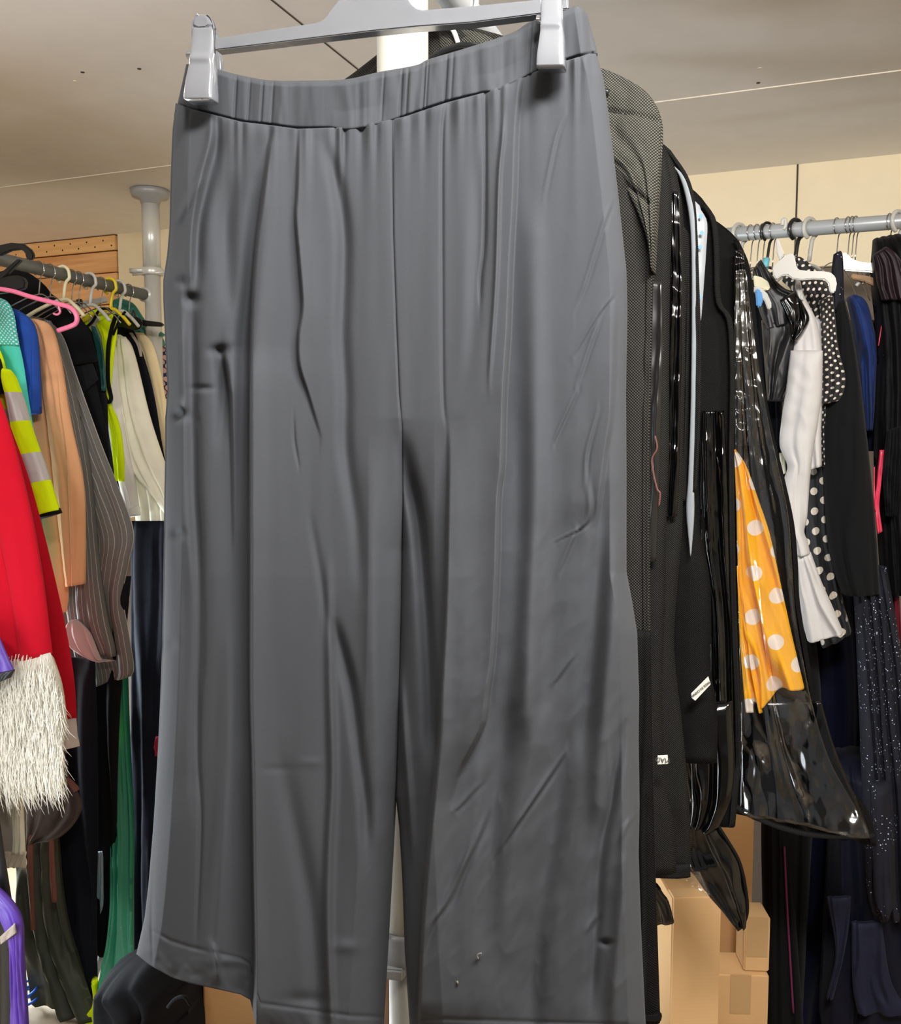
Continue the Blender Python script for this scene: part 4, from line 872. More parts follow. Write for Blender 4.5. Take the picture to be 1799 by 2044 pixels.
# bag 1 -----------------------------------------------------------------------
B1 = BPL(.245, 1.00)
g = GT('grey_garment_bag', 'grey woven-look garment bag, frontmost, its shoulder rising beside the trousers waistband', 'garment bag', B1, 1000, 2035)
R1 = [(880, 52), (960, 64), (1100, 106), (1210, 142), (1262, 164), (1298, 192), (1320, 236), (1322, 300), (1312, 420), (1305, 560), (1301, 700), (1298, 900), (1298, 1100), (1299, 1250), (1303, 1450), (1306, 1650), (1312, 1850), (1318, 2034)]
L1 = [(866, 52), (790, 92), (715, 148), (668, 185), (652, 240), (655, 400), (665, 700), (680, 1100), (690, 1500), (700, 1750), (704, 1875)]
M['mesh1b'] = nonwoven('grey_nonwoven_shaded', (9, 9, 9), (66, 65, 60), .0032)  # darker copy for the bag below the yoke, light falloff painted in
cloth('shoulder_yoke', [(868, 58), (884, 130), (1000, 220), (1150, 320), (1225, 348), (1262, 400), (1292, 470), (1304, 536)], [(960, 64), (1100, 106), (1210, 142), (1262, 164), (1298, 192), (1320, 236), (1322, 300), (1306, 548)], off(B1, .0095), M['mesh1'], g, .03, n=110, m=60, folds=2, amp=.002, seed=5, extra=bag_seams, uvw=True)
cloth('bag_body', L1, R1, B1, M['mesh1b'], g, .045, n=150, m=90, folds=4, amp=.005, wr=.0015, seed=3, uvw=True)
a, b = rline(R1[4:], 15); cloth('edge_binding', a, b, off(B1, .006), M['mesh1b'], g, .012, n=110, m=6, folds=1, amp=.0008, ep=6, uvw=True)
cloth('lower_panel', [(1180, 1240), (1180, 1600), (1180, 2040)], [(1299, 1262), (1306, 1650), (1318, 2040)], off(B1, .028), M['mesh3'], g, .01, n=60, folds=2, amp=.003)
slab('hem_tab', [(1262, 2030), (1318, 2030), (1320, 2040), (1264, 2041)], B1, .01, M['bind'], g, .001, .04)
# bag 2 -----------------------------------------------------------------------
B2 = BPL(.300, 1.16)
g = GT('black_garment_bag', 'black dotted garment bag with a cloudy window, second from the front', 'garment bag', B2, 1200, 1745)
R2 = [(935, 100), (1100, 150), (1250, 225), (1310, 270), (1334, 325), (1342, 400), (1338, 560), (1336, 750), (1336, 900), (1330, 1060), (1328, 1200), (1322, 1400), (1330, 1560), (1345, 1650), (1350, 1742)]
cloth('bag_body', LSH(R2), R2, B2, M['mesh2'], g, .035, n=110, m=70, folds=5, amp=.004, seed=6)
cloth('cloudy_window', [(1270, 560), (1270, 900), (1270, 1120)], [(1322, 560), (1324, 700), (1318, 900), (1310, 1120)], off(B2, .022), crinkle('smoky_plastic', (28, 27, 26), .3, 14, 0, .25), g, .006, n=50, folds=1, amp=.003)
tube_px('zip_pull_cord', [(1308, 870), (1312, 895), (1302, 915), (1304, 940), (1312, 975), (1318, 985), (1316, 1010)], B2, .0011, plain('red_brown_cord', (104, 60, 52), .6), g, f=.032)
slab('care_label', [(1313, 1508), (1333, 1507), (1334, 1525), (1313, 1526)], B2, .0006, M['paper'], g, .0002, .05)
text_on('MAD', 1323, 1517, B2, .0515, .0085, math.pi, g, 'label_text')
# bag 3: mesh with shiny strip -----------------------------------------------
B2b = BPL(.325, 1.235)
g = GT('black_garment_bag', 'black dotted garment bag with glossy glints down its side, third from the front', 'garment bag', B2b, 1230, 1750)
R3 = [(955, 120), (1150, 190), (1290, 262), (1336, 310), (1356, 370), (1366, 480), (1368, 700), (1364, 900), (1362, 1050), (1350, 1200), (1346, 1300), (1362, 1450), (1372, 1560), (1378, 1650), (1378, 1748)]
cloth('bag_body', LSH(R3), R3, B2b, M['mesh2'], g, .03, n=110, m=70, folds=5, amp=.004, seed=9)
cloth('glossy_strip', [(1336, 380), (1340, 560), (1336, 700), (1334, 900), (1330, 1030)], [(1356, 385), (1361, 560), (1362, 700), (1358, 900), (1352, 1030)], off(B2b, .02), M['pvc'], g, .006, n=90, m=14, folds=1, amp=.003, wr=.005, wrs=16)
cloth('hem_fold', [(1200, 1722), (1200, 1748)], [(1376, 1724), (1379, 1750)], off(B2b, .012), M['bind'], g, .012, n=6, folds=2, amp=.001)
# bag 4 with white zip -----------------------------------------------------------
B3 = BPL(.353, 1.31)
g = GT('black_zip_bag', 'black garment bag with a long pale zip curving over its shoulder', 'garment bag', B3, 1300, 1520)
R4 = [(975, 130), (1150, 200), (1270, 262), (1328, 290), (1352, 318), (1374, 352), (1386, 392), (1392, 450), (1396, 560), (1400, 700), (1398, 850), (1392, 980), (1398, 1060), (1416, 1150), (1420, 1250), (1418, 1330), (1432, 1420), (1432, 1522)]
cloth('bag_body', LSH(R4), R4, B3, M['mesh3'], g, .03, n=110, m=70, folds=5, amp=.004, seed=2)
cloth('zip_tape', [(1335, 322), (1355, 350), (1370, 400), (1379, 470), (1381, 600), (1379, 800), (1374, 950), (1370, 1020), (1378, 1108)], [(1337, 324), (1366, 352), (1382, 395), (1389, 450), (1391, 600), (1389, 800), (1386, 950), (1386, 1030), (1380, 1110)], off(B3, .026), M['zip'], g, .006, n=120, m=6, folds=1, amp=.0, wr=.0004)
a, b = rline(R4[3:12], 10); cloth('edge_binding', a, b, off(B3, .022), M['bind'], g, .012, n=80, m=6, folds=1, amp=.0006, ep=6)
cloth('window_panel', [(1345, 420), (1348, 700), (1346, 1000)], [(1378, 470), (1377, 700), (1372, 1000)], off(B3, .018), M['mesh2'], g, .006, n=70, m=16, folds=1, amp=.003)
lab = slab('care_label', [(1380, 1384), (1414, 1350), (1419, 1366), (1388, 1399), (1381, 1393)], B3, .0006, M['paper'], g, .0002, .047)
text_on('MADE IN CHINA', 1400, 1375, B3, .0485, .0048, math.radians(180+45), lab, 'label_text')
# white printed plastic
Bw = BPL(.375, 1.375)
g = GT('white_plastic_cover', 'white plastic cover printed with pale blue spots, between two black garment bags', 'garment cover', Bw, 1395, 640)
cloth('cover_sheet', [(1090, 234), (1040, 300), (1030, 450), (1100, 600)], [(1100, 230), (1300, 330), (1388, 402), (1400, 420), (1412, 445), (1410, 500), (1406, 560), (1400, 640)], Bw, M['whitepl'], g, .015, n=60, m=30, folds=3, amp=.003, wr=.003)
for x, y in ((1399, 432), (1398, 493), (1397, 592), (1401, 465)):
    lathe('printed_spot', P(x, y, off(Bw, .0135)), [(.003, 0), (.003, .0006)], M['bluedot'], g, 14, Bw[2])
# bag 5 glossy black ----------------------------------------------------------
B4 = BPL(.439, 1.49)
g = GT('glossy_black_bag', 'glossy black plastic garment bag, between the pale zip and the yellow polka dot dress', 'garment bag', B4, 1400, 1648)
R5 = [(1020, 190), (1250, 300), (1350, 356), (1390, 384), (1412, 410), (1430, 440), (1436, 500), (1440, 600), (1462, 640), (1468, 750), (1466, 900), (1468, 1100), (1472, 1250), (1478, 1400), (1480, 1520), (1476, 1560), (1468, 1648)]
cloth('bag_body', LSH(R5, 160), R5, B4, M['mesh3'], g, .035, n=110, m=70, folds=5, amp=.005, seed=12)
a, b = rline(R5[4:], 12); cloth('edge_binding', a, b, off(B4, .018), M['bind'], g, .012, n=100, m=6, folds=1, amp=.0006, ep=6)
cloth('glossy_panel', [(1400, 820), (1398, 950), (1402, 1100), (1415, 1200), (1420, 1400), (1430, 1530)], [(1446, 820), (1452, 950), (1456, 1100), (1460, 1250), (1464, 1400), (1466, 1530)], off(B4, .024), M['pvc'], g, .008, n=130, m=34, folds=1.5, amp=.006, wr=.006, wrs=12, seed=4)
tube_px('zip_slider', [(1396, 1142), (1402, 1158), (1410, 1190), (1416, 1200)], B4, .0026, M['bplast'], g, f=.06)
# crumpled tails ---------------------------------------------------------------
Bt = BPL(.39, 1.42)
g = GT('crumpled_plastic_bag', 'crumpled shiny black plastic bag corner curling over the cardboard boxes', 'plastic bag', Bt, 1440, 1850)
cloth('bag_corner', [(1180, 300), (1200, 800), (1300, 1300), (1368, 1560), (1372, 1640), (1368, 1710), (1388, 1750), (1420, 1790), (1448, 1822), (1472, 1848)], [(1290, 310), (1368, 800), (1390, 1250), (1418, 1520), (1430, 1640), (1455, 1682), (1476, 1720), (1488, 1770), (1492, 1820), (1490, 1846)], Bt, M['pvc'], g, .03, n=220, m=50, folds=.6, amp=.003, wr=.010, wrs=13, seed=5)
tube_px('edge_piping', [(1428, 1640), (1455, 1682), (1476, 1720), (1488, 1770), (1492, 1820), (1480, 1850), (1470, 1846)], Bt, .0028, M['bind'], g, f=.004)
cloth('clear_corner', [(1356, 1745), (1380, 1762)], [(1398, 1740), (1420, 1790)], off(Bt, .03), M['clear'], g, .008, n=30, m=20, folds=1, amp=.002, wr=.006)
Bt = BPL(.30, 1.19)
g = GT('crumpled_plastic_bag', 'small black plastic bag end poking out low beside the grey garment bag', 'plastic bag', Bt, 1310, 1848)
cloth('bag_corner', [(1100, 220), (1150, 700), (1220, 1300), (1270, 1700), (1272, 1780), (1280, 1850)], [(1220, 250), (1300, 600), (1308, 1200), (1300, 1700), (1318, 1775), (1334, 1800), (1342, 1826), (1346, 1842)], Bt, M['pvc'], g, .02, n=200, m=40, folds=.6, amp=.003, wr=.008, wrs=13, seed=8)
Bt = BPL(.405, 1.405)
g = GT('folded_bin_liner', 'folded glossy black liner hanging between the black bags above the cardboard', 'plastic bag', Bt, 1420, 1650)
cloth('liner', [(1378, 1400), (1380, 1560), (1376, 1640)], [(1462, 1400), (1466, 1560), (1440, 1640), (1420, 1660)], Bt, M['pvc'], g, .03, n=70, m=50, folds=2, amp=.006, wr=.004, wrs=6, seed=15)
# clear garment bag with the yellow dress ---------------------------------------
B5 = BPL(.585, 1.77)
g = GT('clear_garment_bag', 'large clear-fronted garment bag flaring out at the bottom, holding the yellow polka dot dress', 'garment bag', B5, 1560, 1664)
R6 = [(1050, 290), (1300, 380), (1400, 425), (1440, 448), (1474, 480), (1494, 525), (1503, 580), (1512, 660), (1524, 760), (1540, 850), (1562, 940), (1584, 1040), (1592, 1120), (1596, 1200), (1612, 1300), (1634, 1420), (1664, 1510), (1700, 1575), (1732, 1618), (1746, 1664)]
L6 = [(1040, 290), (1080, 420), (1090, 500), (1120, 700), (1150, 900), (1180, 1100), (1210, 1300), (1250, 1450), (1300, 1550), (1470, 1608)]
def flare(X, Y): return .05*np.clip((Y-1350)/300, 0, 1)**2
cloth('back_panel', L6, R6, B5, M['mesh3'], g, .02, n=110, m=60, folds=4, amp=.006, seed=3, hem=-0, extra=flare)
Bc = off(B5, .055)
Lc = [(1470, 540), (1466, 700), (1468, 900), (1472, 1100), (1476, 1300), (1480, 1450), (1484, 1560), (1486, 1612)]
Rc = [(1490, 540), (1502, 640), (1520, 760), (1538, 860), (1556, 940), (1574, 1030), (1582, 1130), (1588, 1220), (1604, 1320), (1628, 1430), (1660, 1520), (1698, 1585), (1726, 1630), (1734, 1652)]
def hemc(X, Y): return .05*np.clip((Y-1350)/300, 0, 1)**2+.004*fbm(X/45, Y/60, 7, 3)
cloth('clear_front', Lc, Rc, off(B5, .07), M['clear'], g, .004, n=150, m=70, folds=2, amp=.004, wr=.005, wrs=7, seed=6, extra=hemc)
cloth('dark_contents', [(1466, 500), (1466, 700), (1468, 890)], [(1484, 500), (1500, 640), (1518, 780), (1528, 890)], off(B5, .034), M['pvc'], g, .012, n=110, m=50, folds=2, amp=.004, wr=.005, wrs=18, seed=9)
cloth('edge_binding', [(x-10, y) for x, y in R6[4:]], [(x+1, y) for x, y in R6[4:]], off(B5, .018), M['mesh3'], g, .014, n=110, m=6, folds=1, amp=.0006, ep=6, extra=flare)
cloth('hem_binding', [(1478, 1606), (1478, 1620)], [(1734, 1652), (1746, 1668)], off(B5, .066), M['bind'], g, .01, n=8, m=70, folds=1, amp=.0, extra=lambda X, Y: .05*np.clip((Y-1350)/300, 0, 1)**2) if False else None
hp = [(1470, 1604), (1500, 1622), (1560, 1646), (1620, 1660), (1690, 1664), (1746, 1662)]
Vh = [P(x, y, off(B5, .118)) for x, y in hp]
cloth('hem_binding', hp, [(x, y+11) for x, y in hp], off(B5, .100), M['bind'], g, .012, n=60, m=5, folds=1, amp=.0, wr=0)
cloth('lower_lining', [(1480, 1400), (1480, 1606)], [(1640, 1400), (1670, 1500), (1736, 1652)], off(B5, .055), M['pvc'], g, .01, n=110, m=80, folds=1, amp=.004, wr=.006, wrs=7, seed=20, extra=flare)
By = off(B5, .045)
g = thing('polka_dot_dress', 'bright yellow dress with white polka dots, inside the clear garment bag', 'dress', P(1530, 1420, By))
M['yel'] = dots('yellow_polka', (246, 176, 4), (236, 222, 210), .086, .172, .75)
cloth('skirt', [(1466, 900), (1470, 1000), (1474, 1150), (1480, 1300), (1488, 1412)], [(1468, 896), (1490, 930), (1512, 990), (1538, 1070), (1562, 1180), (1584, 1280), (1606, 1364)], By, M['yel'], g, .025, n=130, m=70, folds=1.8, amp=.014, wr=.0022, wrs=9, seed=6, hem=9, g0=.3, uvw=True)
cloth('skirt_tail', [(1471, 1130), (1479, 1300), (1489, 1421)], [(1474, 1130), (1502, 1300), (1531, 1420)], off(By, .014), M['yel'], g, .012, n=60, m=26, folds=1, amp=.008, wr=.002, seed=9, g0=.2, uvw=True)
# hangers for the bags ------------------------------------------------------------
A3 = np.array([A[0], A[1], 0.0])
def crail(depth): return CRAIL[0]+CRAIL[1]*((depth-CRAIL[0][1])/CRAIL[1][1])
for d, lab in ((1.06, 'white plastic hook of the frontmost grey garment bag, above the waistband'), (1.22, 'hook of the second garment bag from the front'), (1.30, 'hook of the third garment bag from the front'), (1.40, 'hook of the garment bag with the pale zip'), (1.61, 'hook of the glossy black garment bag'), (1.93, 'hook at the far end of the centre rail, of the clear garment bag')):
    pr = crail(d); g = thing('clothes_hanger', lab, 'hanger', pr+np.array([0, 0, -.1]), 'hangers on the centre rail')
    hook_at(pr, A3, .0165, M['wplast'] if d < 1.1 else M['wire'], g, .0028 if d < 1.1 else .0016, .03, flip=-1)
    n0 = pr+np.array([0, 0, -.045]); tube('shoulder_bar', [n0-A3*.17+np.array([0, 0, -.07]), n0-A3*.08+np.array([0, 0, -.03]), n0, n0+A3*.08+np.array([0, 0, -.03]), n0+A3*.17+np.array([0, 0, -.075])], .004, M['bplast'], g, 8, 4)
# ================================================================ right rail
RB = RRAIL[0]
def RPL(d): return plane(RRAIL[0][:2]-B[:2]*d, (A[0], A[1]))      # plane d nearer than the rail
def RT(name, label, cat, pl, px, py, group=None): return thing(name, label, cat, P(px, py, pl), group)
M['wsh'] = fabric('white_shirt', (212, 210, 210), .75, .1, .03, 900, .2)
M['sd'] = dots('black_small_dots', (20, 18, 20), (226, 218, 206), .0165, .17); M['bd'] = dots('black_large_dots', (16, 17, 22), (214, 204, 186), .045, .19, both=True)
M['char'] = fabric('charcoal_wool', (22, 23, 25), .95, .3, .05); M['nspark'] = painted_sparkle('navy_sequins', (6, 9, 28), scale=260, dens=.12); M['nvel'] = fabric('navy_velvet', (9, 14, 38), .7, .5, .2)
M['denim'] = fabric('blue_velvet', (36, 56, 112), .7, .4, .15); M['wine'] = fabric('dark_wine', (28, 13, 22), .5, .2, .3); M['redr'] = fabric('red_satin_ribbon', (226, 60, 92), .4, .1, .1, 900, .1, .6)
M['tulle'] = fabric('black_tulle', (9, 9, 12), .6, .2, .3); M['navys'] = fabric('navy_satin', (12, 15, 34), .6, .3, .3, 900, .1, .5)
M['slate'] = fabric('slate_satin', (30, 34, 56), .6, .3, .2, 900, .1, .5)
def gar(name, label, cat, d, parts, base, group=None):
    pl0 = RPL(d); g = RT(name, label, cat, pl0, *base, group)
    for p in parts:
        nm, L, R, mt = p[:4]; k = dict(p[4]) if len(p) > 4 else {}
        cloth(nm, L, R, off(pl0, k.pop('f', 0)), mt, g, **k)
    return g, pl0
# back layer ----------------------------------------------------------------------
gar('navy_velvet_gown', 'long navy velvet gown behind the white shirt, falling to the bottom of the photo', 'dress', -.14,
    [('bodice', [(1560, 760), (1570, 1000), (1590, 1200), (1610, 1300)], [(1640, 760), (1660, 1000), (1700, 1200), (1715, 1300)], M['nvel'], dict(th=.1, folds=2, amp=.01)),
     ('skirt', [(1595, 1180), (1590, 1400), (1560, 1600), (1535, 1800), (1530, 2080)], [(1716, 1180), (1725, 1400), (1730, 1600), (1725, 1800), (1700, 2080)], M['nvel'], dict(f=.03, th=.14, folds=2, amp=.018, seed=2, n=90, m=50))], (1630, 2080))
gar('dark_dress', 'plain black dress between the clear garment bag and the white shirt', 'dress', .04,
    [('bodice', [(1478, 640), (1478, 900), (1490, 1100)], [(1560, 640), (1566, 900), (1600, 1100)], M['tulle'], dict(th=.2, folds=3, amp=.008)),
     ('skirt', [(1490, 1080), (1520, 1400), (1520, 1700), (1530, 2080)], [(1602, 1080), (1640, 1400), (1620, 1700), (1600, 2080)], M['blk'], dict(f=.01, th=.2, folds=3, amp=.012, seed=4))], (1560, 2080))
gar('slate_blue_gown', 'long slate blue satin gown filling the lower right corner', 'dress', .05,
    [('skirt', [(1660, 1500), (1650, 1700), (1640, 1900), (1635, 2010), (1640, 2024)], [(1830, 1500), (1840, 1700), (1850, 1850), (1860, 2000), (1870, 2026)], M['navys'], dict(th=.22, folds=2.4, amp=.02, seed=7, n=80, m=60)),
     ('satin_fold', [(1650, 1790), (1668, 1900), (1650, 1990)], [(1700, 1790), (1690, 1880), (1664, 1990)], M['slate'], dict(f=.13, th=.02, folds=1, amp=.006)),
     ('satin_fold', [(1700, 1840), (1702, 1960), (1712, 2020)], [(1760, 1840), (1780, 1960), (1820, 2020)], M['slate'], dict(f=.13, th=.02, folds=1, amp=.008))], (1750, 2030))
gar('blue_velvet_jacket', 'mid blue velvet jacket right of the charcoal blazer', 'jacket', .06,
    [('sleeve', [(1690, 596), (1706, 680), (1716, 780), (1724, 860)], [(1706, 588), (1730, 604), (1744, 650), (1754, 700), (1752, 760), (1742, 860)], M['denim'], dict(th=.12, folds=2, amp=.010, ep=2, seed=3)),
     ('jacket_body', [(1690, 640), (1690, 900)], [(1752, 640), (1760, 900)], M['nvel'], dict(f=-.06, th=.12, folds=2, amp=.006))], (1725, 900))
gar('black_red_corset', 'black corset dress with red ribbon trim, at the right edge of the photo', 'dress', .09,
    [('bodice', [(1742, 480), (1738, 560), (1750, 700), (1744, 900), (1752, 1080), (1760, 1180)], [(1800, 470), (1840, 560), (1850, 900), (1850, 1180)], M['tulle'], dict(th=.16, folds=4, amp=.012, seed=5, wr=.006)),
     ('wine_collar', [(1742, 510), (1750, 560), (1760, 600)], [(1770, 492), (1800, 520), (1830, 600)], M['wine'], dict(f=.08, th=.04, folds=3, amp=.006)),
     ('red_ribbon', [(1756, 898), (1750, 960), (1746, 1010), (1752, 1066)], [(1766, 898), (1760, 960), (1756, 1010), (1762, 1060)], M['redr'], dict(f=.10, th=.008, folds=1, amp=.002, n=40, m=8, wr=.002)),
     ('ribbon_edge', [(1744, 932), (1744, 980), (1746, 1020)], [(1747, 932), (1747, 980), (1750, 1020)], M['redr'], dict(f=.11, th=.004, folds=1, amp=.001, n=20, m=4)),
     ('feather_tuft', [(1770, 860), (1762, 940), (1768, 1030)], [(1800, 850), (1800, 940), (1790, 1030)], M['blk'], dict(f=.10, th=.03, folds=5, amp=.012, wr=.008))], (1790, 1180))
g, q = gar('dark_red_dress', 'dark red strip of dress beside the sequinned gown, at the right edge', 'dress', .11,
    [('skirt', [(1776, 1110), (1782, 1250), (1788, 1400)], [(1790, 1110), (1798, 1250), (1810, 1400)], fabric('deep_red_cloth', (92, 22, 34), .6), dict(th=.08, folds=1, amp=.004))], (1790, 1400))
gar('sequin_gown', 'navy gown covered in tiny silver sparkles, lower right', 'dress', .15,
    [('skirt', [(1700, 1130), (1710, 1300), (1716, 1450), (1722, 1620), (1728, 1760), (1738, 1812)], [(1770, 1130), (1800, 1300), (1815, 1450), (1830, 1620), (1835, 1760), (1835, 1812)], M['nspark'], dict(th=.12, folds=4, amp=.012, seed=8, n=90, m=60)),
     ('sleeve', [(1738, 1560), (1742, 1700), (1746, 1790), (1760, 1822)], [(1776, 1560), (1784, 1700), (1786, 1790), (1776, 1822)], M['nspark'], dict(f=.07, th=.06, folds=1, amp=.004, ep=2))], (1770, 1822))
gar('sequin_camisole', 'navy sequinned strap dangling beside the white hanger on the right rail', 'top', .12,
    [('strap', [(1660, 540), (1662, 600), (1672, 690)], [(1664, 508), (1680, 502), (1684, 540), (1686, 600), (1694, 690)], M['nspark'], dict(th=.03, folds=1, amp=.002))], (1680, 690))
gar('navy_black_dress', 'black dress with large cream dots, in the gap right of the white sleeve', 'dress', .13,
    [('skirt', [(1606, 920), (1608, 1050), (1622, 1200), (1640, 1290)], [(1655, 920), (1664, 1050), (1680, 1180), (1700, 1260)], M['bd'], dict(th=.08, folds=1.5, amp=.008, seed=5))], (1650, 1290))
gar('spotted_blouse', 'black blouse with small white dots, hanging right of the white shirt', 'blouse', .16,
    [('blouse_body', [(1560, 560), (1600, 600), (1620, 700), (1630, 800), (1640, 930)], [(1600, 514), (1640, 560), (1662, 600), (1672, 680), (1668, 740), (1660, 800), (1656, 930)], M['sd'], dict(th=.10, folds=2, amp=.008, seed=2, n=90, m=50)),
     ('sleeve', [(1636, 600), (1640, 700), (1640, 808)], [(1664, 590), (1674, 690), (1690, 746), (1688, 780), (1676, 800)], M['sd'], dict(f=.06, th=.06, folds=1, amp=.006, ep=2)),
     ('collar', [(1588, 514), (1596, 540), (1630, 560)], [(1596, 512), (1614, 524), (1640, 552)], M['sd'], dict(f=.05, th=.02, n=14, folds=1, amp=.002))], (1650, 930))
gar('charcoal_blazer', 'plain charcoal blazer sleeve hanging straight, right of the spotted blouse', 'blazer', .19,
    [('sleeve', [(1672, 600), (1664, 700), (1660, 780), (1644, 840), (1644, 960), (1652, 1080), (1668, 1150), (1682, 1184)], [(1686, 596), (1702, 660), (1718, 760), (1732, 880), (1744, 1000), (1752, 1100), (1757, 1182)], M['char'], dict(th=.10, folds=1.5, amp=.005, seed=2, ep=2.2)),
     ('blazer_body', [(1660, 640), (1660, 900), (1690, 1150)], [(1700, 640), (1730, 900), (1740, 1150)], M['char'], dict(f=-.05, th=.08, folds=1, amp=.004))], (1710, 1184))
# white shirt -----------------------------------------------------------------------
gar('white_shirt', 'white shirt with a long flared sleeve, the brightest garment on the right rail', 'shirt', .24,
    [('shirt_body', [(1600, 620), (1604, 760), (1606, 860), (1613, 938)], [(1640, 640), (1644, 760), (1640, 860), (1641, 930)], M['wsh'], dict(f=-.03, th=.06, folds=1, amp=.003, seed=4)),
     ('shoulder_panel', [(1588, 560), (1580, 640), (1576, 710), (1582, 760)], [(1596, 552), (1606, 590), (1630, 640), (1641, 700), (1642, 760)], M['wsh'], dict(f=.0, th=.07, folds=1, amp=.004, ep=2.2)),
     ('collar_tip', [(1586, 572), (1596, 600)], [(1595, 550), (1602, 580), (1604, 600)], M['wsh'], dict(f=.04, th=.01, n=12, folds=1, amp=.001)),
     ('sleeve', [(1578, 700), (1570, 770), (1560, 840), (1557, 890), (1572, 930), (1564, 960), (1559, 1000), (1564, 1040), (1580, 1075), (1588, 1108)], [(1643, 700), (1641, 780), (1634, 840), (1624, 900), (1617, 960), (1612, 1030), (1606, 1060), (1612, 1080), (1618, 1104)], M['wsh'], dict(f=.03, th=.07, folds=1, amp=.006, seed=6, ep=2, n=90, wr=.003)),
     ('flared_cuff', [(1588, 1106), (1592, 1180), (1602, 1240), (1612, 1279)], [(1619, 1102), (1640, 1160), (1664, 1214), (1684, 1262)], M['wsh'], dict(f=.03, th=.07, folds=1.5, amp=.008, seed=7, ep=2.2)),
     ('button_placket', [(1556, 904), (1560, 948)], [(1566, 904), (1570, 944)], M['cream2'], dict(f=-.01, th=.02, n=14, folds=1, amp=.001))], (1640, 1279))
# glossy black jackets at the left end -------------------------------------------------
gar('black_glossy_jacket', 'black wet-look jacket with a ruffled collar, left of the white shirt', 'jacket', .25,
    [('jacket_body', [(1520, 640), (1524, 700), (1532, 800)], [(1590, 640), (1606, 660), (1596, 700), (1580, 760), (1566, 800)], M['satin'], dict(f=-.02, th=.08, folds=1.5, amp=.010, wr=.002)),
     ('sleeve', [(1556, 600), (1574, 640), (1580, 680)], [(1588, 580), (1606, 610), (1617, 638), (1604, 668), (1592, 684)], M['pvc'], dict(f=.02, th=.05, folds=1, amp=.006, wr=.001)),
     ('shoulder', [(1502, 540), (1510, 600), (1530, 660)], [(1520, 518), (1540, 550), (1568, 576), (1600, 590), (1606, 640)], M['satin'], dict(f=.0, th=.05, folds=2, amp=.006))], (1560, 800))
gar('dark_purple_dress', 'very dark dress with a thin wine edge, behind the clear garment bag', 'dress', .10,
    [('dress_body', [(1490, 560), (1500, 800), (1520, 1000)], [(1536, 560), (1556, 700), (1562, 840), (1560, 1000)], M['inky'], dict(th=.1, folds=2, amp=.006)),
     ('wine_edge', [(1531, 690), (1548, 740), (1560, 790)], [(1534, 690), (1553, 740), (1564, 790)], M['wine'], dict(f=.07, th=.01, folds=1, amp=.001, m=4))], (1530, 1000))
# hangers -----------------------------------------------------------------------------
BN = -B
hr = [(1466, 'white', 'white hook half hidden behind the last garment bag on the right rail', 1), (1488, 'wire', 'first thin wire hook from the left on the right rail', 1), (1501, 'wire', 'second thin wire hook from the left on the right rail', 1), (1512, 'wire', 'third thin wire hook, just left of the thin black hook', 1),
      (1521, 'black', 'slim black hook with a pale blue sleeve on its neck', 1), (1532, 'wire', 'wire hook just right of the slim black hook', 1), (1576, 'black', 'broad black plastic hook on the right rail', 1), (1604, 'white', 'broad white plastic hook above the spotted blouse', 1),
      (1657, 'wire', 'lone bent wire hook in the middle of the right rail', 1), (1679, 'wire', 'leftmost of three wire hooks close together on the right rail', 1), (1687, 'wire', 'middle of three wire hooks close together on the right rail', 1), (1694, 'wire', 'rightmost of three wire hooks close together on the right rail', 1),
      (1760, 'wire', 'wire hook just left of the tall white hook at the right edge', 1), (1776, 'white', 'tall white plastic hook at the right edge of the photo', 1), (1789, 'wire', 'wire hook just right of the tall white hook', 1)]
WR_ = (B*.9+A*.44); WR_ = WR_/np.linalg.norm(WR_)
HG = {}
for px, kind, lab, fl in hr:
    pr = rail_point(RRAIL, px); mt = {'wire': M['wire'], 'white': M['wplast'], 'black': M['bplast']}[kind]; r = {'wire': .0015, 'white': .0050, 'black': .0052}[kind]
    if px == 1521: r = .0035
    g = thing('clothes_hanger', lab, 'hanger', pr+np.array([0, 0, -.1]), 'hangers on the right rail'); HG[px] = g
    wd = B*.80+A*(.60 if kind != 'wire' else .35); wd = wd/np.linalg.norm(wd)
    hook_at(pr, wd, .0175, mt, g, r, .075 if kind == 'wire' else .06, flip=1)
    n0 = pr+np.array([0, 0, -.085]); tube('shoulder_bar', [n0-wd*.15+np.array([0, 0, -.075]), n0-wd*.07+np.array([0, 0, -.02]), n0, n0+wd*.07+np.array([0, 0, -.02]), n0+wd*.15+np.array([0, 0, -.075])], max(r*.8, .0015), mt, g, 8, 4)
p = rail_point(RRAIL, 1521)+np.array([0, 0, -.078]); n1 = HG[1521]; tube('blue_neck_sleeve', [p+np.array([-.004, -.01, .012]), p+np.array([-.008, -.012, -.014])], .008, plain('pale_blue_sleeve', (120, 205, 222), .5), n1, 12)
q = RPL(.10)
g = RT('white_curved_hanger', 'white plastic hanger with a wide moulded body, resting over the spotted blouse', 'hanger', q, 1610, 580)
slab('hanger_body', [(1541, 536), (1552, 524), (1566, 511), (1580, 505), (1586, 508), (1590, 530), (1594, 538), (1616, 541), (1640, 541), (1658, 543), (1668, 552), (1671, 566), (1668, 582), (1661, 586), (1656, 580), (1654, 566), (1646, 558), (1624, 557), (1600, 559), (1582, 556), (1572, 549), (1560, 551), (1550, 558), (1544, 550)], q, .012, M['wplast'], g, .002, .24)
slab('hanger_neck', [(1548, 478), (1555, 477), (1560, 492), (1567, 508), (1556, 520), (1550, 504)], q, .012, M['wplast'], g, .002, .235)
tube_px('side_hook', [(1562, 450), (1563, 440), (1568, 439), (1568, 452), (1564, 458)], q, .004, M['wplast'], g, f=.1)
q = RPL(.12)
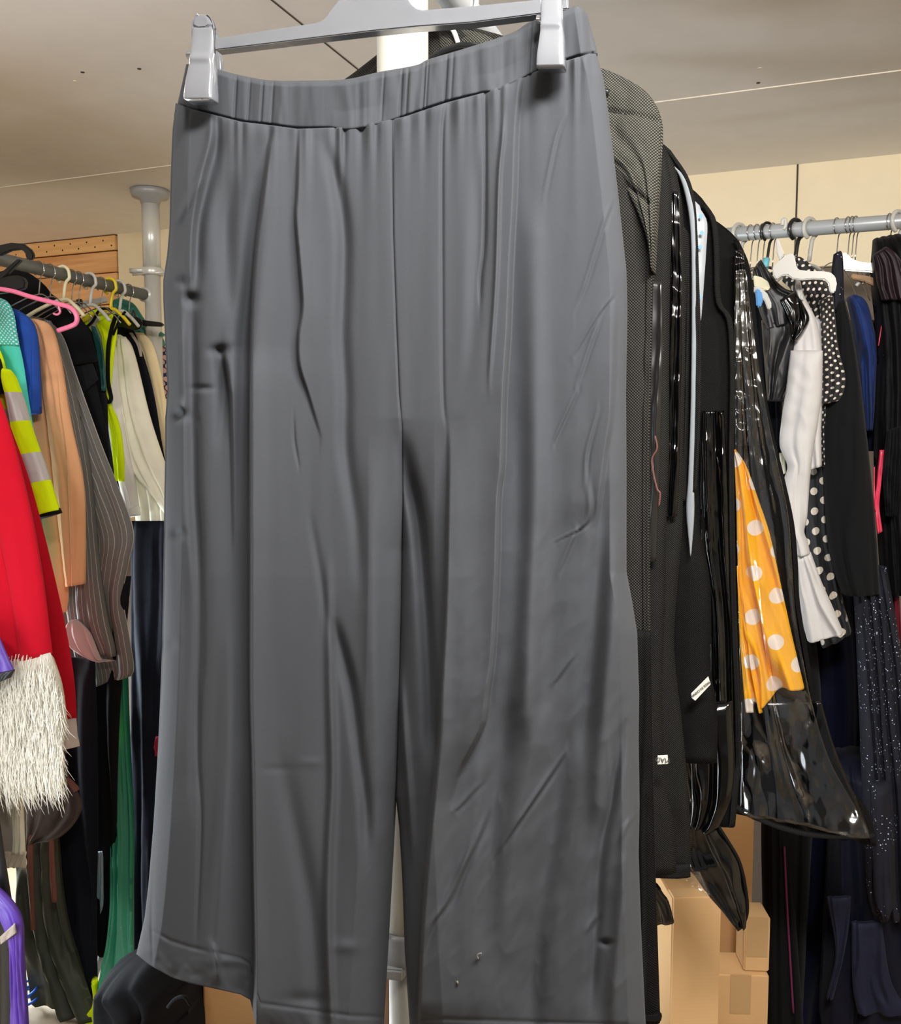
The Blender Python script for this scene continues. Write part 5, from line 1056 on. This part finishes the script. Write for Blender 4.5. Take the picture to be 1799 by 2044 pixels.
g = RT('white_wishbone_hanger', 'white plastic hanger arm sticking out to the right below the right rail', 'hanger', q, 1720, 540)
slab('hanger_arm', [(1683, 502), (1690, 505), (1702, 516), (1715, 522), (1734, 524), (1752, 522), (1770, 528), (1781, 540), (1780, 546), (1700, 541), (1685, 540)], q, .014, M['wplast'], g, .003, .02)
q = RPL(.05)
g = RT('wooden_hanger', 'wooden hanger arm sloping down to the right edge, below the white hanger', 'hanger', q, 1760, 570)
slab('hanger_arm', [(1700, 546), (1730, 550), (1780, 564), (1806, 576), (1812, 604), (1800, 596), (1790, 588), (1760, 576), (1720, 560), (1700, 556)], q, .014, M['hwood'], g, .002, .08)
tube_px('hanger_strap', [(1774, 575), (1762, 640), (1754, 690)], q, .0012, M['redr'], g, f=.1)
tube_px('hanger_strap', [(1783, 590), (1772, 650), (1764, 710)], q, .0012, M['redr'], g, f=.1)
q = RPL(.26)
g = RT('white_hanger_with_blue_tip', 'white and bright blue hanger ends poking out beside the clear garment bag', 'hanger', q, 1520, 600)
slab('hanger_arm', [(1505, 570), (1520, 574), (1532, 586), (1540, 604), (1540, 616), (1533, 618), (1526, 600), (1514, 588), (1505, 584)], q, .012, M['wplast'], g, .002, .05)
slab('upper_arm', [(1504, 549), (1520, 553), (1534, 562), (1538, 576), (1530, 580), (1506, 572)], q, .012, M['cplast'], g, .002, .03)
slab('blue_tip', [(1508, 574), (1520, 580), (1524, 598), (1518, 614), (1510, 612)], q, .010, M['blplast'], g, .003, .065)
# ================================================================ cardboard boxes
def cbox(label, x0, x1, ytop, ybot_or_floor, d, depth, mat, rot=0.0, z0=FZ, flap=None, tape=True):
    c0_ = at_depth((x0+x1)/2, d); ca, sa = math.cos(rot), math.sin(rot); ax = np.array([ca, sa, 0]); ay = np.array([-sa, ca, 0])
    wd = (x1-x0)/F*d/max(.5, ca); v = (CY-ytop)/F; Dv = rays((x0+x1)/2, ytop); zt_ = CAM[2]+Dv[2]*d/Dv[1]
    cc = np.array([c0_[0], c0_[1], 0])+ay*depth/2
    g = thing('cardboard_box', label, 'box', (cc[0], cc[1], z0))
    cc[2] = (z0+zt_)/2; boxm('box_body', cc, (ax, ay, UPZ), (wd, depth, zt_-z0), mat, g, .003)
    top = np.array([cc[0], cc[1], zt_])
    if tape: boxm('tape_strip', top-ay*(depth/2+.0006)+np.array([0, 0, -.045]), (ax, ay, UPZ), (.045, .0012, .09), M['tape'], g)
    if flap:
        fw, fh, tilt, side = flap; n_ = ax*math.sin(tilt)*side+np.array([0, 0, math.cos(tilt)])
        boxm('box_flap', top+ax*side*(wd/2)+n_*fh/2, (ay, n_, np.cross(ay, n_)), (fw, fh, .004), mat, g)
    return g, cc, zt_, wd
cbox('tall pale cardboard box in front, below the grey garment bag at lower right', 1362, 1466, 1790, 0, 1.62, .36, M['card2'], .06, tape=False, flap=(.30, .05, .5, -1))
cbox('upright cardboard box standing behind, left of the dark hanging gowns', 1436, 1526, 1605, 0, 2.04, .22, M['card'], -.15, tape=False)
g, cc, zt_, wd = cbox('lower cardboard box at the bottom right, under the smaller box', 1452, 1568, 1946, 0, 1.90, .09, M['card2'], -.05)
cbox('small cardboard box stacked on the lower box, beside the dark gowns', 1516, 1568, 1832, 0, 1.91, .07, M['card2'], -.05, z0=zt_+.001)
cbox('cardboard box under the left hem of the charcoal trousers', 384, 498, 1905, 0, 2.25, .25, M['card'], .25, flap=(.2, .06, 1.1, -1))
cbox('white box just right of the cardboard box under the left trouser leg', 503, 600, 1960, 0, 2.1, .2, plain('white_card', (222, 216, 206), .6), .1, tape=False)
cbox('brown box seen in the gap between the trouser legs', 640, 800, 1885, 0, 1.75, .3, M['card'], .1)
q = plane(at_depth(770, 1.55)[:2], (1, -.1))
g = GT('brown_paper_sack', 'wrinkled taupe cloth sack behind the white post, low between the trouser legs', 'sack', q, 760, 2235)
cloth('sack_body', [(690, 1900), (686, 2000), (690, 2180), (700, 2700)], [(790, 1890), (800, 2000), (830, 2180), (840, 2700)], q, fabric('taupe_cloth', (158, 132, 116), .85), g, .06, folds=3, amp=.012, wr=.008, seed=4)
# purple ribbon on the far right
q = RPL(.14)
g = RT('pink_piped_dress', 'black dress with a thin magenta piping line, right of the stacked boxes', 'dress', q, 1560, 2030)
cloth('skirt', [(1534, 1640), (1536, 1850), (1540, 2070)], [(1572, 1640), (1590, 1850), (1606, 2070)], q, M['blk'], g, .06, folds=2, amp=.006)
tube_px('magenta_piping', [(1566, 1690), (1571, 1800), (1578, 1920), (1584, 2022)], q, .0024, fabric('magenta_piping', (112, 44, 84), .6), g, f=.036)
